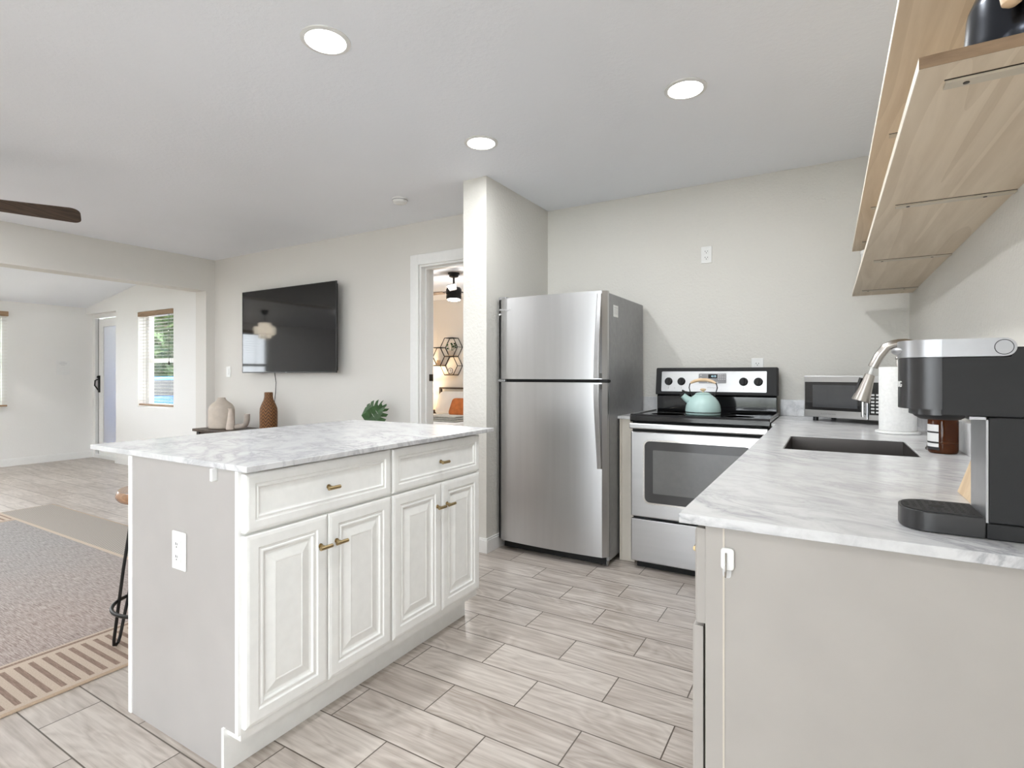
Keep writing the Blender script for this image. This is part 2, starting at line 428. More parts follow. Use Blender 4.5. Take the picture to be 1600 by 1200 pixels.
# ------------------------------------------------------------------ mesh helpers
class M:
    def __init__(s):
        s.v = []
        s.f = []
    def add(s, vs, fs):
        b = len(s.v)
        s.v += [Vector(x) for x in vs]
        s.f += [[i + b for i in f] for f in fs]
        return s
    def box(s, x0, x1, y0, y1, z0, z1):
        return s.add([(x0, y0, z0), (x1, y0, z0), (x1, y1, z0), (x0, y1, z0), (x0, y0, z1), (x1, y0, z1), (x1, y1, z1), (x0, y1, z1)],
                     [(0, 3, 2, 1), (4, 5, 6, 7), (0, 1, 5, 4), (1, 2, 6, 5), (2, 3, 7, 6), (3, 0, 4, 7)])
    def loft(s, rings, closed=True, cap0=True, cap1=True):
        n = len(rings[0])
        vs = [p for r in rings for p in r]
        fs = []
        for i in range(len(rings) - 1):
            for j in range(n if closed else n - 1):
                k = (j + 1) % n
                fs.append((i * n + j, i * n + k, (i + 1) * n + k, (i + 1) * n + j))
        if cap0:
            fs.append(tuple(range(n))[::-1])
        if cap1:
            fs.append(tuple((len(rings) - 1) * n + j for j in range(n)))
        return s.add(vs, fs)
    def cyl(s, a, b, r, r2=None, n=24):
        a, b = Vector(a), Vector(b)
        r2 = r if r2 is None else r2
        d = (b - a).normalized()
        u = d.orthogonal().normalized()
        v = d.cross(u)
        ring = lambda c, q: [c + u * (q * math.cos(2 * PI * i / n)) + v * (q * math.sin(2 * PI * i / n)) for i in range(n)]
        return s.loft([ring(a, r), ring(b, r2)])
    def tube(s, pts, r, n=10, closed=False, rx=None):
        pts = [Vector(p) for p in pts]
        rings = []
        up = None
        N = len(pts)
        for i, p in enumerate(pts):
            if closed:
                d = pts[(i + 1) % N] - pts[i - 1]
            else:
                d = pts[min(i + 1, N - 1)] - pts[max(i - 1, 0)]
            d.normalize()
            if up is None:
                up = d.orthogonal().normalized()
            up = (up - d * up.dot(d)).normalized()
            v = d.cross(up)
            q = r[i] if isinstance(r, (list, tuple)) else r
            rings.append([p + up * (q * math.cos(2 * PI * j / n)) + v * (q * math.sin(2 * PI * j / n)) for j in range(n)])
        if closed:
            rings.append(rings[0])
            return s.loft(rings, True, False, False)
        return s.loft(rings)
    def lathe(s, prof, c=(0, 0, 0), n=40):
        c = Vector(c)
        rings = [[c + Vector((r * math.cos(2 * PI * j / n), r * math.sin(2 * PI * j / n), z)) for j in range(n)] for r, z in [(max(r, 1e-5), z) for r, z in prof]]
        return s.loft(rings)
    def prism(s, poly, axis, lo, hi):
        f = {'z': lambda a, b, c: (a, b, c), 'y': lambda a, b, c: (a, c, b), 'x': lambda a, b, c: (c, a, b)}[axis]
        return s.loft([[Vector(f(a, b, lo)) for a, b in poly], [Vector(f(a, b, hi)) for a, b in poly]])
    def ball(s, c, rx, ry=None, rz=None, n=20, m=12):
        ry = rx if ry is None else ry
        rz = rx if rz is None else rz
        c = Vector(c)
        rings = []
        for i in range(m + 1):
            a = -PI / 2 + PI * i / m
            q = max(math.cos(a), 1e-4)
            rings.append([c + Vector((rx * q * math.cos(2 * PI * j / n), ry * q * math.sin(2 * PI * j / n), rz * math.sin(a))) for j in range(n)])
        return s.loft(rings)
    def cells(s, axis, us, vs, keep, lo, hi):
        f = {'z': lambda a, b, c: (a, b, c), 'y': lambda a, b, c: (a, c, b), 'x': lambda a, b, c: (c, a, b)}[axis]
        idx = {}
        V = []
        F = []
        def g(i, j, k):
            if (i, j, k) not in idx:
                idx[(i, j, k)] = len(V)
                V.append(f(us[i], vs[j], hi if k else lo))
            return idx[(i, j, k)]
        nu, nv = len(us) - 1, len(vs) - 1
        K = lambda i, j: 0 <= i < nu and 0 <= j < nv and keep((us[i] + us[i + 1]) / 2, (vs[j] + vs[j + 1]) / 2)
        for i in range(nu):
            for j in range(nv):
                if not K(i, j):
                    continue
                F.append((g(i, j, 0), g(i, j + 1, 0), g(i + 1, j + 1, 0), g(i + 1, j, 0)))
                F.append((g(i, j, 1), g(i + 1, j, 1), g(i + 1, j + 1, 1), g(i, j + 1, 1)))
                if not K(i - 1, j): F.append((g(i, j, 0), g(i, j, 1), g(i, j + 1, 1), g(i, j + 1, 0)))
                if not K(i + 1, j): F.append((g(i + 1, j, 0), g(i + 1, j + 1, 0), g(i + 1, j + 1, 1), g(i + 1, j, 1)))
                if not K(i, j - 1): F.append((g(i, j, 0), g(i + 1, j, 0), g(i + 1, j, 1), g(i, j, 1)))
                if not K(i, j + 1): F.append((g(i, j + 1, 0), g(i, j + 1, 1), g(i + 1, j + 1, 1), g(i + 1, j + 1, 0)))
        return s.add(V, F)
    def xf(s, mat):
        s.v = [mat @ p for p in s.v]
        return s

ORG = {}
def build(name, m, mat, parent=None, loc=None, smooth=False, bevel=0.0, seg=2, ang=38, world=False):
    """mesh in thing-local coordinates (world=True: given in world coordinates of an unrotated thing)"""
    me = bpy.data.meshes.new(name)
    org = Vector((0, 0, 0))
    if parent is not None and world:
        org = ORG[parent.name]
    elif parent is None and loc is not None:
        org = Vector(loc)
    bm = bmesh.new()
    bv = [bm.verts.new(p - org) for p in m.v]
    for f in m.f:
        try:
            bm.faces.new([bv[i] for i in f])
        except ValueError:
            pass
    bmesh.ops.remove_doubles(bm, verts=bm.verts, dist=1e-6)
    bmesh.ops.recalc_face_normals(bm, faces=bm.faces)
    bm.to_mesh(me)
    bm.free()
    me.materials.append(MT[mat] if isinstance(mat, str) else mat)
    if smooth:
        for p in me.polygons:
            p.use_smooth = True
        me.set_sharp_from_angle(angle=math.radians(ang))
    o = bpy.data.objects.new(name, me)
    COL.objects.link(o)
    if parent is not None:
        o.parent = parent
        ORG[o.name] = ORG[parent.name]
    else:
        if loc is not None:
            o.location = loc
        ORG[o.name] = org
    if bevel:
        b = o.modifiers.new('bevel', 'BEVEL')
        b.width = bevel
        b.segments = seg
        b.limit_method = 'ANGLE'
        b.angle_limit = math.radians(40)
    return o

def tag(o, label, cat, group=None, kind=None):
    o['label'] = label
    o['category'] = cat
    if group: o['group'] = group
    if kind: o['kind'] = kind
    return o

def thing(name, label, cat, loc=(0, 0, 0), rz=0.0, group=None):
    o = bpy.data.objects.new(name, None)
    o.empty_display_size = 0.05
    COL.objects.link(o)
    o.location = loc
    o.rotation_euler = (0, 0, rz)
    ORG[o.name] = Vector(loc)
    return tag(o, label, cat, group)

def struct(name, m, mat, parent=None, **kw):
    o = build(name, m, mat, parent, **kw)
    if parent is None:
        o['kind'] = 'structure'
    return o

def children(o):
    return [c for c in COL.objects if c.parent == o]

def copy_tree(o, parent=None):
    c = o.copy()
    COL.objects.link(c)
    if parent: c.parent = parent
    for ch in children(o):
        copy_tree(ch, c)
    return c

def text_mesh(name, body, size, mat, parent, mtx, align='CENTER', extr=0.0004, warp=None):
    cu = bpy.data.curves.new(name, 'FONT')
    cu.body = body
    cu.size = size
    cu.align_x = align
    cu.align_y = 'CENTER'
    cu.extrude = extr
    tmp = bpy.data.objects.new(name + '_curve', cu)
    COL.objects.link(tmp)
    dg = bpy.context.evaluated_depsgraph_get()
    me = bpy.data.meshes.new_from_object(tmp.evaluated_get(dg))
    bpy.data.objects.remove(tmp)
    bpy.data.curves.remove(cu)
    for v in me.vertices:
        v.co = mtx @ (warp(v.co) if warp else v.co)
    me.name = name
    me.materials.clear()
    me.materials.append(MT[mat])
    o = bpy.data.objects.new(name, me)
    COL.objects.link(o)
    o.parent = parent
    return o

FRONT_Y = Matrix(((1, 0, 0), (0, 0, -1), (0, 1, 0))).to_4x4()       # text lies in XZ, faces -Y
def arc(cx, cz, r, a0, a1, n):
    return [(cx + r * math.cos(math.radians(a0 + (a1 - a0) * i / n)), cz + r * math.sin(math.radians(a0 + (a1 - a0) * i / n))) for i in range(n + 1)]
def rrect(x0, x1, y0, y1, r, n=5):
    return arc(x1 - r, y1 - r, r, 0, 90, n) + arc(x0 + r, y1 - r, r, 90, 180, n) + arc(x0 + r, y0 + r, r, 180, 270, n) + arc(x1 - r, y0 + r, r, 270, 360, n)

# ================================================================== SETTING
CE = 2.499
struct('floor', M().box(-9.4, 0.62, -4.2, 7.7, -0.06, 0), 'floor')
struct('ceiling', M().box(-6.1, 0.5, -4.15, 3.95, CE, CE + 0.06), 'ceiling')
struct('ceiling', M().prism([(-9.2, 2.115), (-6.30, 2.54), (-6.30, 2.62), (-9.2, 2.20)], 'y', -1.9, 3.7), 'ceiling')
struct('ceiling', M().box(-7.1, -1.95, 3.70, 7.65, CE, CE + 0.06), 'ceiling')
struct('wall_right', M().cells('x', [-4.15, -3.6, -0.7, 3.95], [0, 0.9, 2.25, CE], lambda y, z: not (-3.6 < y < -0.7 and 0.9 < z < 2.25), 0.405, 0.52), 'wall')
struct('wall_back', M().box(-2.0, 0.405, 3.87, 3.98, 0, CE), 'wall')
struct('wall_partition', M().box(-2.14, -1.952, 2.97, 3.87, 0, CE), 'wall')
struct('wall_left_back', M().cells('y', [-6.1, -3.04, -2.28, -2.0], [0, 2.13, CE], lambda x, z: not (-3.04 < x < -2.28 and z < 2.13), 3.58, 3.735), 'wall_smooth')
struct('wall_left', M().cells('x', [-4.15, -0.3, 3.48, 3.735], [0, 2.137, 2.6], lambda y, z: not (-0.3 < y < 3.48 and z < 2.137), -6.31, -6.1), 'wall_smooth')
struct('wall_near', M().cells('y', [-6.1, -2.3, 0.1, 0.405], [0, 0.02, 2.2, CE], lambda x, z: not (-2.3 < x < 0.1 and 0.02 < z < 2.2), -4.15, -4.03), 'wall')
# sunroom
struct('wall_sunroom_side', M().cells('y', [-9.2, -8.22, -7.64, -6.79, -6.31], [0, 0.77, 1.985, 2.04, 2.62],
       lambda x, z: not (x < -8.22 and z < 2.04) and not (-7.64 < x < -6.79 and 0.77 < z < 1.985), 3.48, 3.66), 'wall_sun')
struct('wall_sunroom_far', M().cells('x', [-1.9, 0.55, 2.58, 3.7], [0, 0.79, 1.96, 2.2], lambda y, z: not (0.55 < y < 2.58 and 0.79 < z < 1.96), -9.2, -9.1), 'wall_sun')
struct('wall_sunroom_near', M().box(-9.1, -6.31, -1.9, -1.8, 0, 2.6), 'wall_sun')
# bedroom
struct('wall_bedroom_back', M().box(-7.1, -1.95, 7.5, 7.6, 0, CE), 'wall_bed')
struct('wall_bedroom_left', M().box(-7.1, -7.0, 3.735, 7.5, 0, CE), 'wall_bed')
struct('wall_bedroom_right', M().box(-2.05, -1.95, 3.98, 7.5, 0, CE), 'wall_bed')

def baseboard(name, x0, x1, y0, y1):
    m = M().box(x0, x1, y0, y1, 0, 0.085)
    m.box(x0 + 0.003 if x1 - x0 < 0.05 else x0, x1 - 0.003 if x1 - x0 < 0.05 else x1, y0 + 0.003 if y1 - y0 < 0.05 else y0, y1 - 0.003 if y1 - y0 < 0.05 else y1, 0.085, 0.098)
    struct(name, m, 'trim', bevel=0.002)
baseboard('baseboard_sunroom_far', -9.1, -9.086, -1.8, 3.58)
baseboard('baseboard_sunroom_side', -8.22, -6.1, 3.466, 3.48)
baseboard('baseboard_back', -6.1, -3.13, 3.566, 3.58)
baseboard('baseboard_partition', -2.154, -1.94, 2.956, 2.97)
baseboard('baseboard_partition_side', -1.952, -1.938, 2.97, 3.87)

# bedroom door opening: casing, jamb, strike plate
m = M()
m.box(-3.132, -3.045, 3.560, 3.580, 0, 2.215)
m.box(-3.045, -2.275, 3.560, 3.580, 2.125, 2.215)
m.box(-2.275, -2.19, 3.560, 3.580, 0, 2.215)
m.box(-3.04, -3.022, 3.575, 3.74, 0, 2.13)
m.box(-2.298, -2.28, 3.575, 3.74, 0, 2.13)
m.box(-3.022, -2.298, 3.575, 3.74, 2.108, 2.13)
m.box(-3.022, -3.010, 3.63, 3.67, 0, 2.108)
m.box(-3.022, -2.298, 3.63, 3.67, 2.096, 2.108)
door2 = struct('door_2', m, 'trim', bevel=0.002)
struct('strike_plate', M().box(-3.022, -3.0195, 3.68, 3.735, 1.125, 1.185), 'bronze', door2, world=True)

# sunroom exterior door (door_1)
m = M()
m.box(-9.1, -9.02, 3.56, 3.62, 0, 2.04)
m.box(-8.16, -8.10, 3.56, 3.66, 0, 2.04)
m.box(-9.02, -8.16, 3.56, 3.62, 1.985, 2.04)
m.box(-9.02, -8.16, 3.56, 3.64, 0, 0.045)
door1 = struct('door_1', m, 'trim', bevel=0.003)
m = M().cells('y', [-8.985, -8.86, -8.28, -8.165], [0.05, 0.22, 1.86, 1.975], lambda x, z: not (-8.86 < x < -8.28 and 0.22 < z < 1.86), 3.59, 3.63)
struct('door_leaf', m, 'trim', door1, bevel=0.004, world=True)
struct('door_glass', M().box(-8.862, -8.278, 3.604, 3.616, 0.218, 1.862), 'frost', door1, world=True)
m = M().box(-9.018, -8.987, 3.6, 3.615, 0.05, 1.98)
struct('door_gap', m, 'dark', door1, world=True)
m = M().box(-8.975, -8.935, 3.575, 3.592, 0.93, 1.17)
m.tube([(-8.955, 3.575, 1.12), (-8.955, 3.535, 1.10), (-8.955, 3.53, 1.03), (-8.955, 3.575, 0.96)], 0.009)
m.cyl((-8.955, 3.578, 1.15), (-8.955, 3.56, 1.15), 0.016)
struct('door_handle', m, 'blackmetal', door1, bevel=0.002, world=True)

def window(name, axis, a0, a1, z0, z1, c0, sash_z=None, mull=(), fr=0.04):
    """frame set in an opening; axis is the wall's normal, c0 the plane"""
    bx = (lambda p, q, r, s_, d0, d1: (p, q, c0 + d0, c0 + d1, r, s_)) if axis == 'y' else (lambda p, q, r, s_, d0, d1: (c0 + d0, c0 + d1, p, q, r, s_))
    m = M()
    m.box(*bx(a0, a0 + fr, z0, z1, -.03, .03))
    m.box(*bx(a1 - fr, a1, z0, z1, -.03, .03))
    m.box(*bx(a0 + fr, a1 - fr, z0, z0 + fr, -.03, .03))
    m.box(*bx(a0 + fr, a1 - fr, z1 - fr, z1, -.03, .03))
    if sash_z:
        m.box(*bx(a0 + fr, a1 - fr, sash_z - .025, sash_z + .025, -.025, .025))
    for q in mull:
        m.box(*bx(q - .03, q + .03, z0 + fr, z1 - fr, -.025, .025))
    o = struct(name, m, 'trim')
    struct('pane', M().box(*bx(a0 + fr, a1 - fr, z0 + fr, z1 - fr, -.003, .003)), 'pane', o, world=True)
    return o
window('window_1', 'y', -7.64, -6.79, 0.77, 1.985, 3.625, sash_z=1.36)
window('window_2', 'x', 0.55, 2.58, 0.79, 1.96, -9.165, sash_z=1.36, mull=(1.565,))
window('fill_window_near', 'y', -2.3, 0.1, 0.02, 2.2, -4.09, mull=(-1.1,), fr=0.06)  # unseen window added behind the camera to let in fill daylight

window('fill_window_right', 'x', -3.6, -0.7, 0.9, 2.25, 0.47, mull=(-2.15,), fr=0.05)  # unseen window added to light the faces turned towards the right wall

# ground and garden outside
struct('ground', M().box(-40, 20, -25, 40, -0.3, -0.14), 'grass')
struct('bounce_slab', M().box(-9.3, 3, -10, -4.16, -0.139, -0.05), 'bounce_slab')  # unseen pale slab added to bounce daylight up to the ceiling

# ================================================================== CEILING LIGHTS
def downlight(x, y, label, watts=None, CE=CE):
    t = thing('recessed_light', label, 'ceiling light', (x, y, CE), 0, 'round recessed ceiling lights')
    build('trim_ring', M().lathe([(0.095, 0), (0.095, -0.004), (0.078, -0.007), (0.076, -0.002), (0.076, 0)], (0, 0, 0)), 'white', t, smooth=True)
    build('lens', M().lathe([(0.0, -0.002), (0.076, -0.002), (0.074, -0.005), (0.0, -0.006)]), 'lens', t, smooth=True)
    area('recessed_lamp', (x, y, CE - 0.012), (0, 0, 0), 0.14, 0.14, watts or LAMP_W, (0.95, 0.98, 1.0), disk=True)
    return t
downlight(-1.708, 1.446, 'round recessed ceiling light nearest the camera, above the island')
downlight(-1.700, 2.532, 'round recessed ceiling light nearest the white wall partition')
downlight(-0.569, 2.534, 'round recessed ceiling light nearest the wall shelves')
downlight(-0.569, 1.44, 'round recessed ceiling light overhead, out of the picture above the kitchen floor', 5.0)

t = thing('smoke_detector', 'round white smoke detector on the ceiling in front of the bedroom door', 'smoke detector', (-2.765, 3.03, CE))
build('body', M().lathe([(0.058, 0), (0.058, -0.012), (0.050, -0.032), (0.030, -0.040), (0, -0.041)]), 'white', t, smooth=True)
build('vent_ring', M().lathe([(0.0575, -0.0125), (0.0585, -0.0125), (0.0575, -0.0165), (0.056, -0.0165)]), 'grey', t, smooth=True)

# ================================================================== CABINETRY
def panel(axis_s, face, a0, a1, z0, z1, prof):
    """raised-panel front. axis_s=+1 faces +X, -1 faces -X; prof: (inset, height)"""
    rings = []
    for ins, h in prof:
        x = face + axis_s * h
        rings.append([(x, a0 + ins, z0 + ins), (x, a1 - ins, z0 + ins), (x, a1 - ins, z1 - ins), (x, a0 + ins, z1 - ins)])
    return M().loft(rings)
DOOR = [(0, 0), (0, .016), (.003, .0195), (.012, .0215), (.040, .0215), (.044, .017), (.050, .0165), (.053, .019), (.058, .019), (.061, .012), (.066, .0105), (.070, .0105), (.098, .0185), (.101, .0185), (.103, .0175)]
DRAW = [(0, 0), (0, .016), (.003, .0195), (.010, .0215), (.030, .0215), (.033, .017), (.037, .0165), (.040, .0185), (.043, .0185), (.046, .013), (.050, .012)]
def pull(parent, s, face, y, z, post=0.03, L=0.048):
    x = face + s * post
    m = M().cyl((face, y, z), (face + s * 0.003, y, z), 0.008).cyl((face, y, z), (x, y, z), 0.0045, n=16).cyl((x, y - L / 2, z), (x, y + L / 2, z), 0.0062, n=20)
    return build('pull', m, 'brass', parent, smooth=True, world=True)

def island_unit(label, y0, y1, fronts, end=False):
    t = thing('base_cabinet', label, 'cabinet', (-1.8, (y0 + y1) / 2, 0), 0, 'island cabinets')
    build('body', M().box(-2.10, -1.476, y0, y1, 0.11, 0.899).box(-2.10, -1.56, y0, y1, 0, 0.11), 'cab', t, world=True)
    d = fronts
    dr = build('drawer', panel(1, -1.4755, d[0], d[-1], .718, .890, DRAW), 'cab', t, world=True)
    pull(dr, 1, -1.4575, (d[0] + d[-1]) / 2, 0.802)
    for k in (0, 1):
        a, b = d[k * 2], d[k * 2 + 1]
        o = build('door', panel(1, -1.4755, a, b, .147, .709, DOOR), 'cab', t, world=True)
        pull(o, 1, -1.454, b - 0.031 if k == 0 else a + 0.031, 0.612)
    return t
near = island_unit('off-white island cabinet nearest the camera, with the outlet on its end', 0.943, 1.549, (.945, 1.2405, 1.2455, 1.546))
far = island_unit('off-white island cabinet farther along, nearest the refrigerator', 1.549, 2.156, (1.5555, 1.8575, 1.8625, 2.153))
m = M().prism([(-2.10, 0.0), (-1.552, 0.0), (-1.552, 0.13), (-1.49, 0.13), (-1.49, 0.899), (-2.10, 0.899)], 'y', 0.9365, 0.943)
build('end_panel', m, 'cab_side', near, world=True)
build('face_frame', M().box(-1.491, -1.476, 0.934, 0.943, 0.128, 0.899), 'cab', near, world=True, bevel=0.001)
build('corner_trim', M().box(-2.112, -2.092, 0.931, 0.943, 0, 0.899), 'cab', near, world=True, bevel=0.003)
build('toe_board', M().box(-1.552, -1.540, 0.930, 1.549, 0, 0.132), 'cab', near, world=True, bevel=0.001)
build('toe_board', M().box(-1.552, -1.540, 1.549, 2.150, 0, 0.118), 'cab', far, world=True, bevel=0.001)
t = build('worktop', M().box(-2.392, -1.425, 0.928, 2.236, 0.9, 0.918), 'marble', None, (-1.9, 1.58, 0.9), bevel=0.002)
tag(t, 'white marble-patterned worktop on the kitchen island', 'worktop')
t = build('bracket_strip', M().box(-1.592, -1.580, 0.918, 0.9365, 0.862, 0.8995), 'white', None, (-1.586, 0.928, 0.862), bevel=0.002)
tag(t, 'small white plastic strip hanging under the island worktop on its end panel', 'bracket')

# --- sink run along the right wall
def run_unit(label, y0, y1, doors, drawers, name='base_cabinet', ajar=0.0):
    t = thing(name, label, 'cabinet', (0.1, (y0 + y1) / 2, 0), 0, 'cabinets under the sink worktop')
    if name == 'base_cabinet':
        build('body', M().box(-0.2, 0.40, y0, y1, 0.11, 0.6995).box(-0.2, -0.182, y0, y1, 0.6995, 0.899).box(-0.182, 0.40, y0, y0 + .012, 0.6995, 0.899).box(-0.182, 0.40, y1 - .012, y1, 0.6995, 0.899).box(-0.13, 0.40, y0, y1, 0, 0.11), 'cab_beige', t, world=True)
    for a, b in drawers:
        o = build('drawer', panel(-1, -0.2005, a, b, .708, .888, DRAW), 'cab_beige', t, world=True)
        pull(o, -1, -0.2185, (a + b) / 2, 0.778, 0.047)
    for i, (a, b) in enumerate(doors):
        o = build('door', panel(-1, -0.2005 - ajar, a, b, .12, .700, DOOR), 'cab_beige', t, world=True)
        pull(o, -1, -0.2225 - ajar, b - .03 if i % 2 == 0 else a + .03, 0.60)
    return t
u = run_unit('beige end cabinet of the sink run, its side panel towards the camera', 1.062, 1.56, [(1.066, 1.555)], [(1.062, 1.555)], ajar=0.006)
build('end_panel', M().box(-0.166, 0.40, 1.053, 1.062, 0, 0.8995), 'cab_beige', u, world=True)
build('end_stile', M().box(-0.2, -0.1665, 1.052, 1.062, 0, 0.8995), 'cab_beige', u, world=True, bevel=0.0015)
build('end_bead', M().box(-0.169, -0.1655, 1.0515, 1.062, 0, 0.8995), 'cab_filler', u, world=True)
run_unit('beige cabinet under the kitchen sink, behind the end cabinet', 1.56, 2.90, [(1.565, 2.227), (2.232, 2.895)], [])
run_unit('beige corner cabinet under the worktop beside the range', 2.90, 3.85, [], [])
t = thing('filler_cabinet', 'narrow beige filler panel between the refrigerator and the range', 'cabinet', (-1.1, 3.58, 0))
build('body', M().box(-1.143, -1.052, 3.3, 3.862, 0, 0.8995), 'cab_filler', t, world=True, bevel=0.002)
build('stile', M().box(-1.150, -1.136, 3.293, 3.31, 0, 0.8995), 'cab_filler', t, world=True, bevel=0.002)
t = thing('filler_cabinet', 'beige filler strip just right of the range, under the corner of the worktop', 'cabinet', (-0.233, 3.5, 0))
build('body', M().box(-0.262, -0.2005, 3.23, 3.85, 0, 0.8995), 'cab_filler', t, world=True)

m = M().cells('z', [-0.268, -0.245, -0.14, 0.254, 0.4035], [1.035, 2.128, 2.596, 3.2, 3.868],
              lambda x, y: not (x < -0.245 and y < 3.2) and not (-0.14 < x < 0.254 and 2.128 < y < 2.596), 0.9, 0.918)
t = build('worktop', m, 'marble', None, (0.1, 2.4, 0.9), bevel=0.0015)
tag(t, 'white marble-patterned worktop along the right wall with the sink cut into it', 'worktop')
t = build('worktop', M().box(-1.165, -1.05, 3.285, 3.868, 0.9, 0.918), 'marble', None, (-1.1, 3.57, 0.9), bevel=0.0015)
tag(t, 'narrow sliver of white worktop between the refrigerator and the range', 'worktop')
t = build('backsplash', M().box(-0.268, 0.388, 3.852, 3.868, 0.918, 1.022), 'marble', None, (0.06, 3.86, 0.918), bevel=0.0015)
tag(t, 'low marble-patterned backsplash on the back wall behind the microwave', 'backsplash')
t = build('backsplash', M().box(0.388, 0.4035, 1.035, 3.868, 0.918, 1.022), 'marble', None, (0.396, 2.45, 0.918), bevel=0.0015)
tag(t, 'low marble-patterned backsplash along the right wall behind the sink', 'backsplash')
t = build('backsplash', M().box(-1.165, -1.05, 3.852, 3.868, 0.918, 1.022), 'marble', None, (-1.1, 3.86, 0.918), bevel=0.0015)
tag(t, 'short piece of marble-patterned backsplash between the refrigerator and the range', 'backsplash')

# --- sink and faucet
t = thing('sink', 'rectangular shaded stainless undermount sink set in the right worktop', 'sink', (0.057, 2.362, 0.72))
MT['sink'] = steel('shaded_sink_steel', (0.13, 0.118, 0.112), 0.4)  # steel darkened to hold the shade inside the basin
m = M()
x0, x1, y0, y1, zt, zb = -0.137, 0.251, 2.131, 2.593, 0.9165, 0.74
m.box(x0 - .003, x0, y0 - .003, y1 + .003, zb, zt).box(x1, x1 + .003, y0 - .003, y1 + .003, zb, zt).box(x0, x1, y0 - .003, y0, zb, zt).box(x0, x1, y1, y1 + .003, zb, zt).box(x0 - .003, x1 + .003, y0 - .003, y1 + .003, zb - .004, zb)
build('basin', m, 'sink', t, world=True)
build('drain', M().lathe([(0, 0.742), (0.03, 0.742), (0.042, 0.745), (0.045, 0.741), (0, 0.7405)], (0.057, 2.42, 0)), 'chrome', t, smooth=True, world=True)

t = thing('faucet', 'brushed nickel pull-down faucet arching over the kitchen sink', 'faucet', (0.322, 2.366, 0.918))
build('base', M().lathe([(0.030, 0.0), (0.030, 0.006), (0.026, 0.012), (0.0245, 0.02), (0.0245, 0.15), (0.020, 0.16), (0, 0.161)]), 'nickel', t, smooth=True)
pts = [(0, 0, 0.15), (0, 0, 0.25), (0, 0, 0.28)]
for a in range(0, 125, 12):
    pts.append((-0.095 + 0.095 * math.cos(math.radians(a)), 0, 0.28 + 0.095 * math.sin(math.radians(a))))
pts += [(-0.165, 0, 0.330), (-0.183, 0, 0.290)]
build('spout', M().tube(pts, 0.0165, 18), 'nickel', t, smooth=True)
dv = Vector((-0.30, 0, -1)).normalized()
p0 = Vector((-0.183, 0, 0.291))
h = build('hose', M().tube([p0, p0 + dv * 0.02, p0 + dv * 0.045], [0.006, 0.006, 0.0075], 14), 'white', t, smooth=True)
q = p0 + dv * 0.028
r = M().tube([q, q + dv * 0.002, q + dv * 0.02, q + dv * 0.06, q + dv * 0.102, q + dv * 0.104], [0.006, 0.0165, 0.0185, 0.0235, 0.030, 0.027], 28)
head = build('spray_head', r, 'nickel', t, smooth=True, ang=50)
e = q + dv * 0.05 + Vector((-0.023, 0, 0.006))
build('spray_button', M().tube([e + dv * -0.03, e + dv * 0.03], 0.0055, 10), 'black', head, smooth=True)
build('lever', M().tube([(0, 0.024, 0.10), (0, 0.045, 0.105), (0.0, 0.055, 0.15)], [0.009, 0.008, 0.006], 12), 'nickel', t, smooth=True)

# --- wall outlets and switches
def outlet(loc, rz, label, style='duplex', wd=0.072, ht=0.116):
    t = thing('wall_outlet' if style in ('duplex', 'rocker') else 'light_switch', label, 'outlet' if style in ('duplex', 'rocker') else 'switch', loc, rz)
    build('cover_plate', M().box(-wd / 2, wd / 2, -0.006, 0, -ht / 2, ht / 2), 'white', t, bevel=0.003)
    if style == 'duplex':
        for s in (-1, 1):
            m = M().prism(rrect(-0.017, 0.017, s * 0.021 - 0.014, s * 0.021 + 0.014, 0.008), 'y', -0.0085, -0.006)
            f = build('receptacle', m, 'white', t, bevel=0.0008)
            for d in (M().box(-0.009, -0.0062, -0.0092, -0.008, s * 0.021 - 0.001, s * 0.021 + 0.007), M().box(0.0062, 0.009, -0.0092, -0.008, s * 0.021 - 0.001, s * 0.021 + 0.006), M().cyl((0, -0.0092, s * 0.021 - 0.008), (0, -0.008, s * 0.021 - 0.008), 0.0028, n=10)):
                build('slot', d, 'dark', f)
    elif style == 'rocker':
        f = build('receptacle', M().box(-0.017, 0.017, -0.009, -0.006, -0.034, 0.034), 'white', t, bevel=0.001)
        for s in (-1, 1):
            for d in (M().box(-0.010, -0.0075, -0.0096, -0.0085, s * 0.02 - 0.001, s * 0.02 + 0.007), M().box(-0.001, 0.0012, -0.0096, -0.0085, s * 0.02 - 0.001, s * 0.02 + 0.006), M().cyl((-0.0045, -0.0096, s * 0.02 - 0.007), (-0.0045, -0.0085, s * 0.02 - 0.007), 0.0022, n=10)):
                build('slot', d, 'charcoal', f)
        build('test_bar', M().box(0.006, 0.012, -0.0115, -0.008, -0.028, 0.028), 'white', t, bevel=0.001)
    else:
        n = max(1, round(wd / 0.06))
        for i in range(n):
            c = (i - (n - 1) / 2) * 0.046
            build('rocker', M().box(c - 0.016, c + 0.016, -0.010, -0.006, -0.033, 0.033), 'white', t, bevel=0.0015)
    return t
outlet((-0.727, 3.87, 2.008), 0, 'white duplex wall outlet high on the back wall above the range')
outlet((-0.405, 3.87, 1.232), 0, 'white duplex wall outlet just above the top of the range console')
outlet((-1.787, 0.9365, 0.618), 0, 'white outlet on the end panel of the island', 'rocker', 0.078, 0.122)
outlet((-5.83, 3.58, 1.215), 0, 'white light switch on the wall left of the television', 'switch', 0.075, 0.12)
t = outlet((-9.1, 3.215, 1.235), PI / 2, 'white triple light switch on the far sunroom wall beside the glass door', 'switch', 0.15, 0.12)
t.rotation_euler.z = -PI / 2 + PI
t = thing('wall_notice', 'small white notice with rows of grey print above the sunroom light switch', 'notice', (-9.1, 3.215, 1.335), PI / 2)
build('card', M().box(-0.075, 0.075, -0.003, 0, -0.035, 0.035), 'white', t)
m = M()
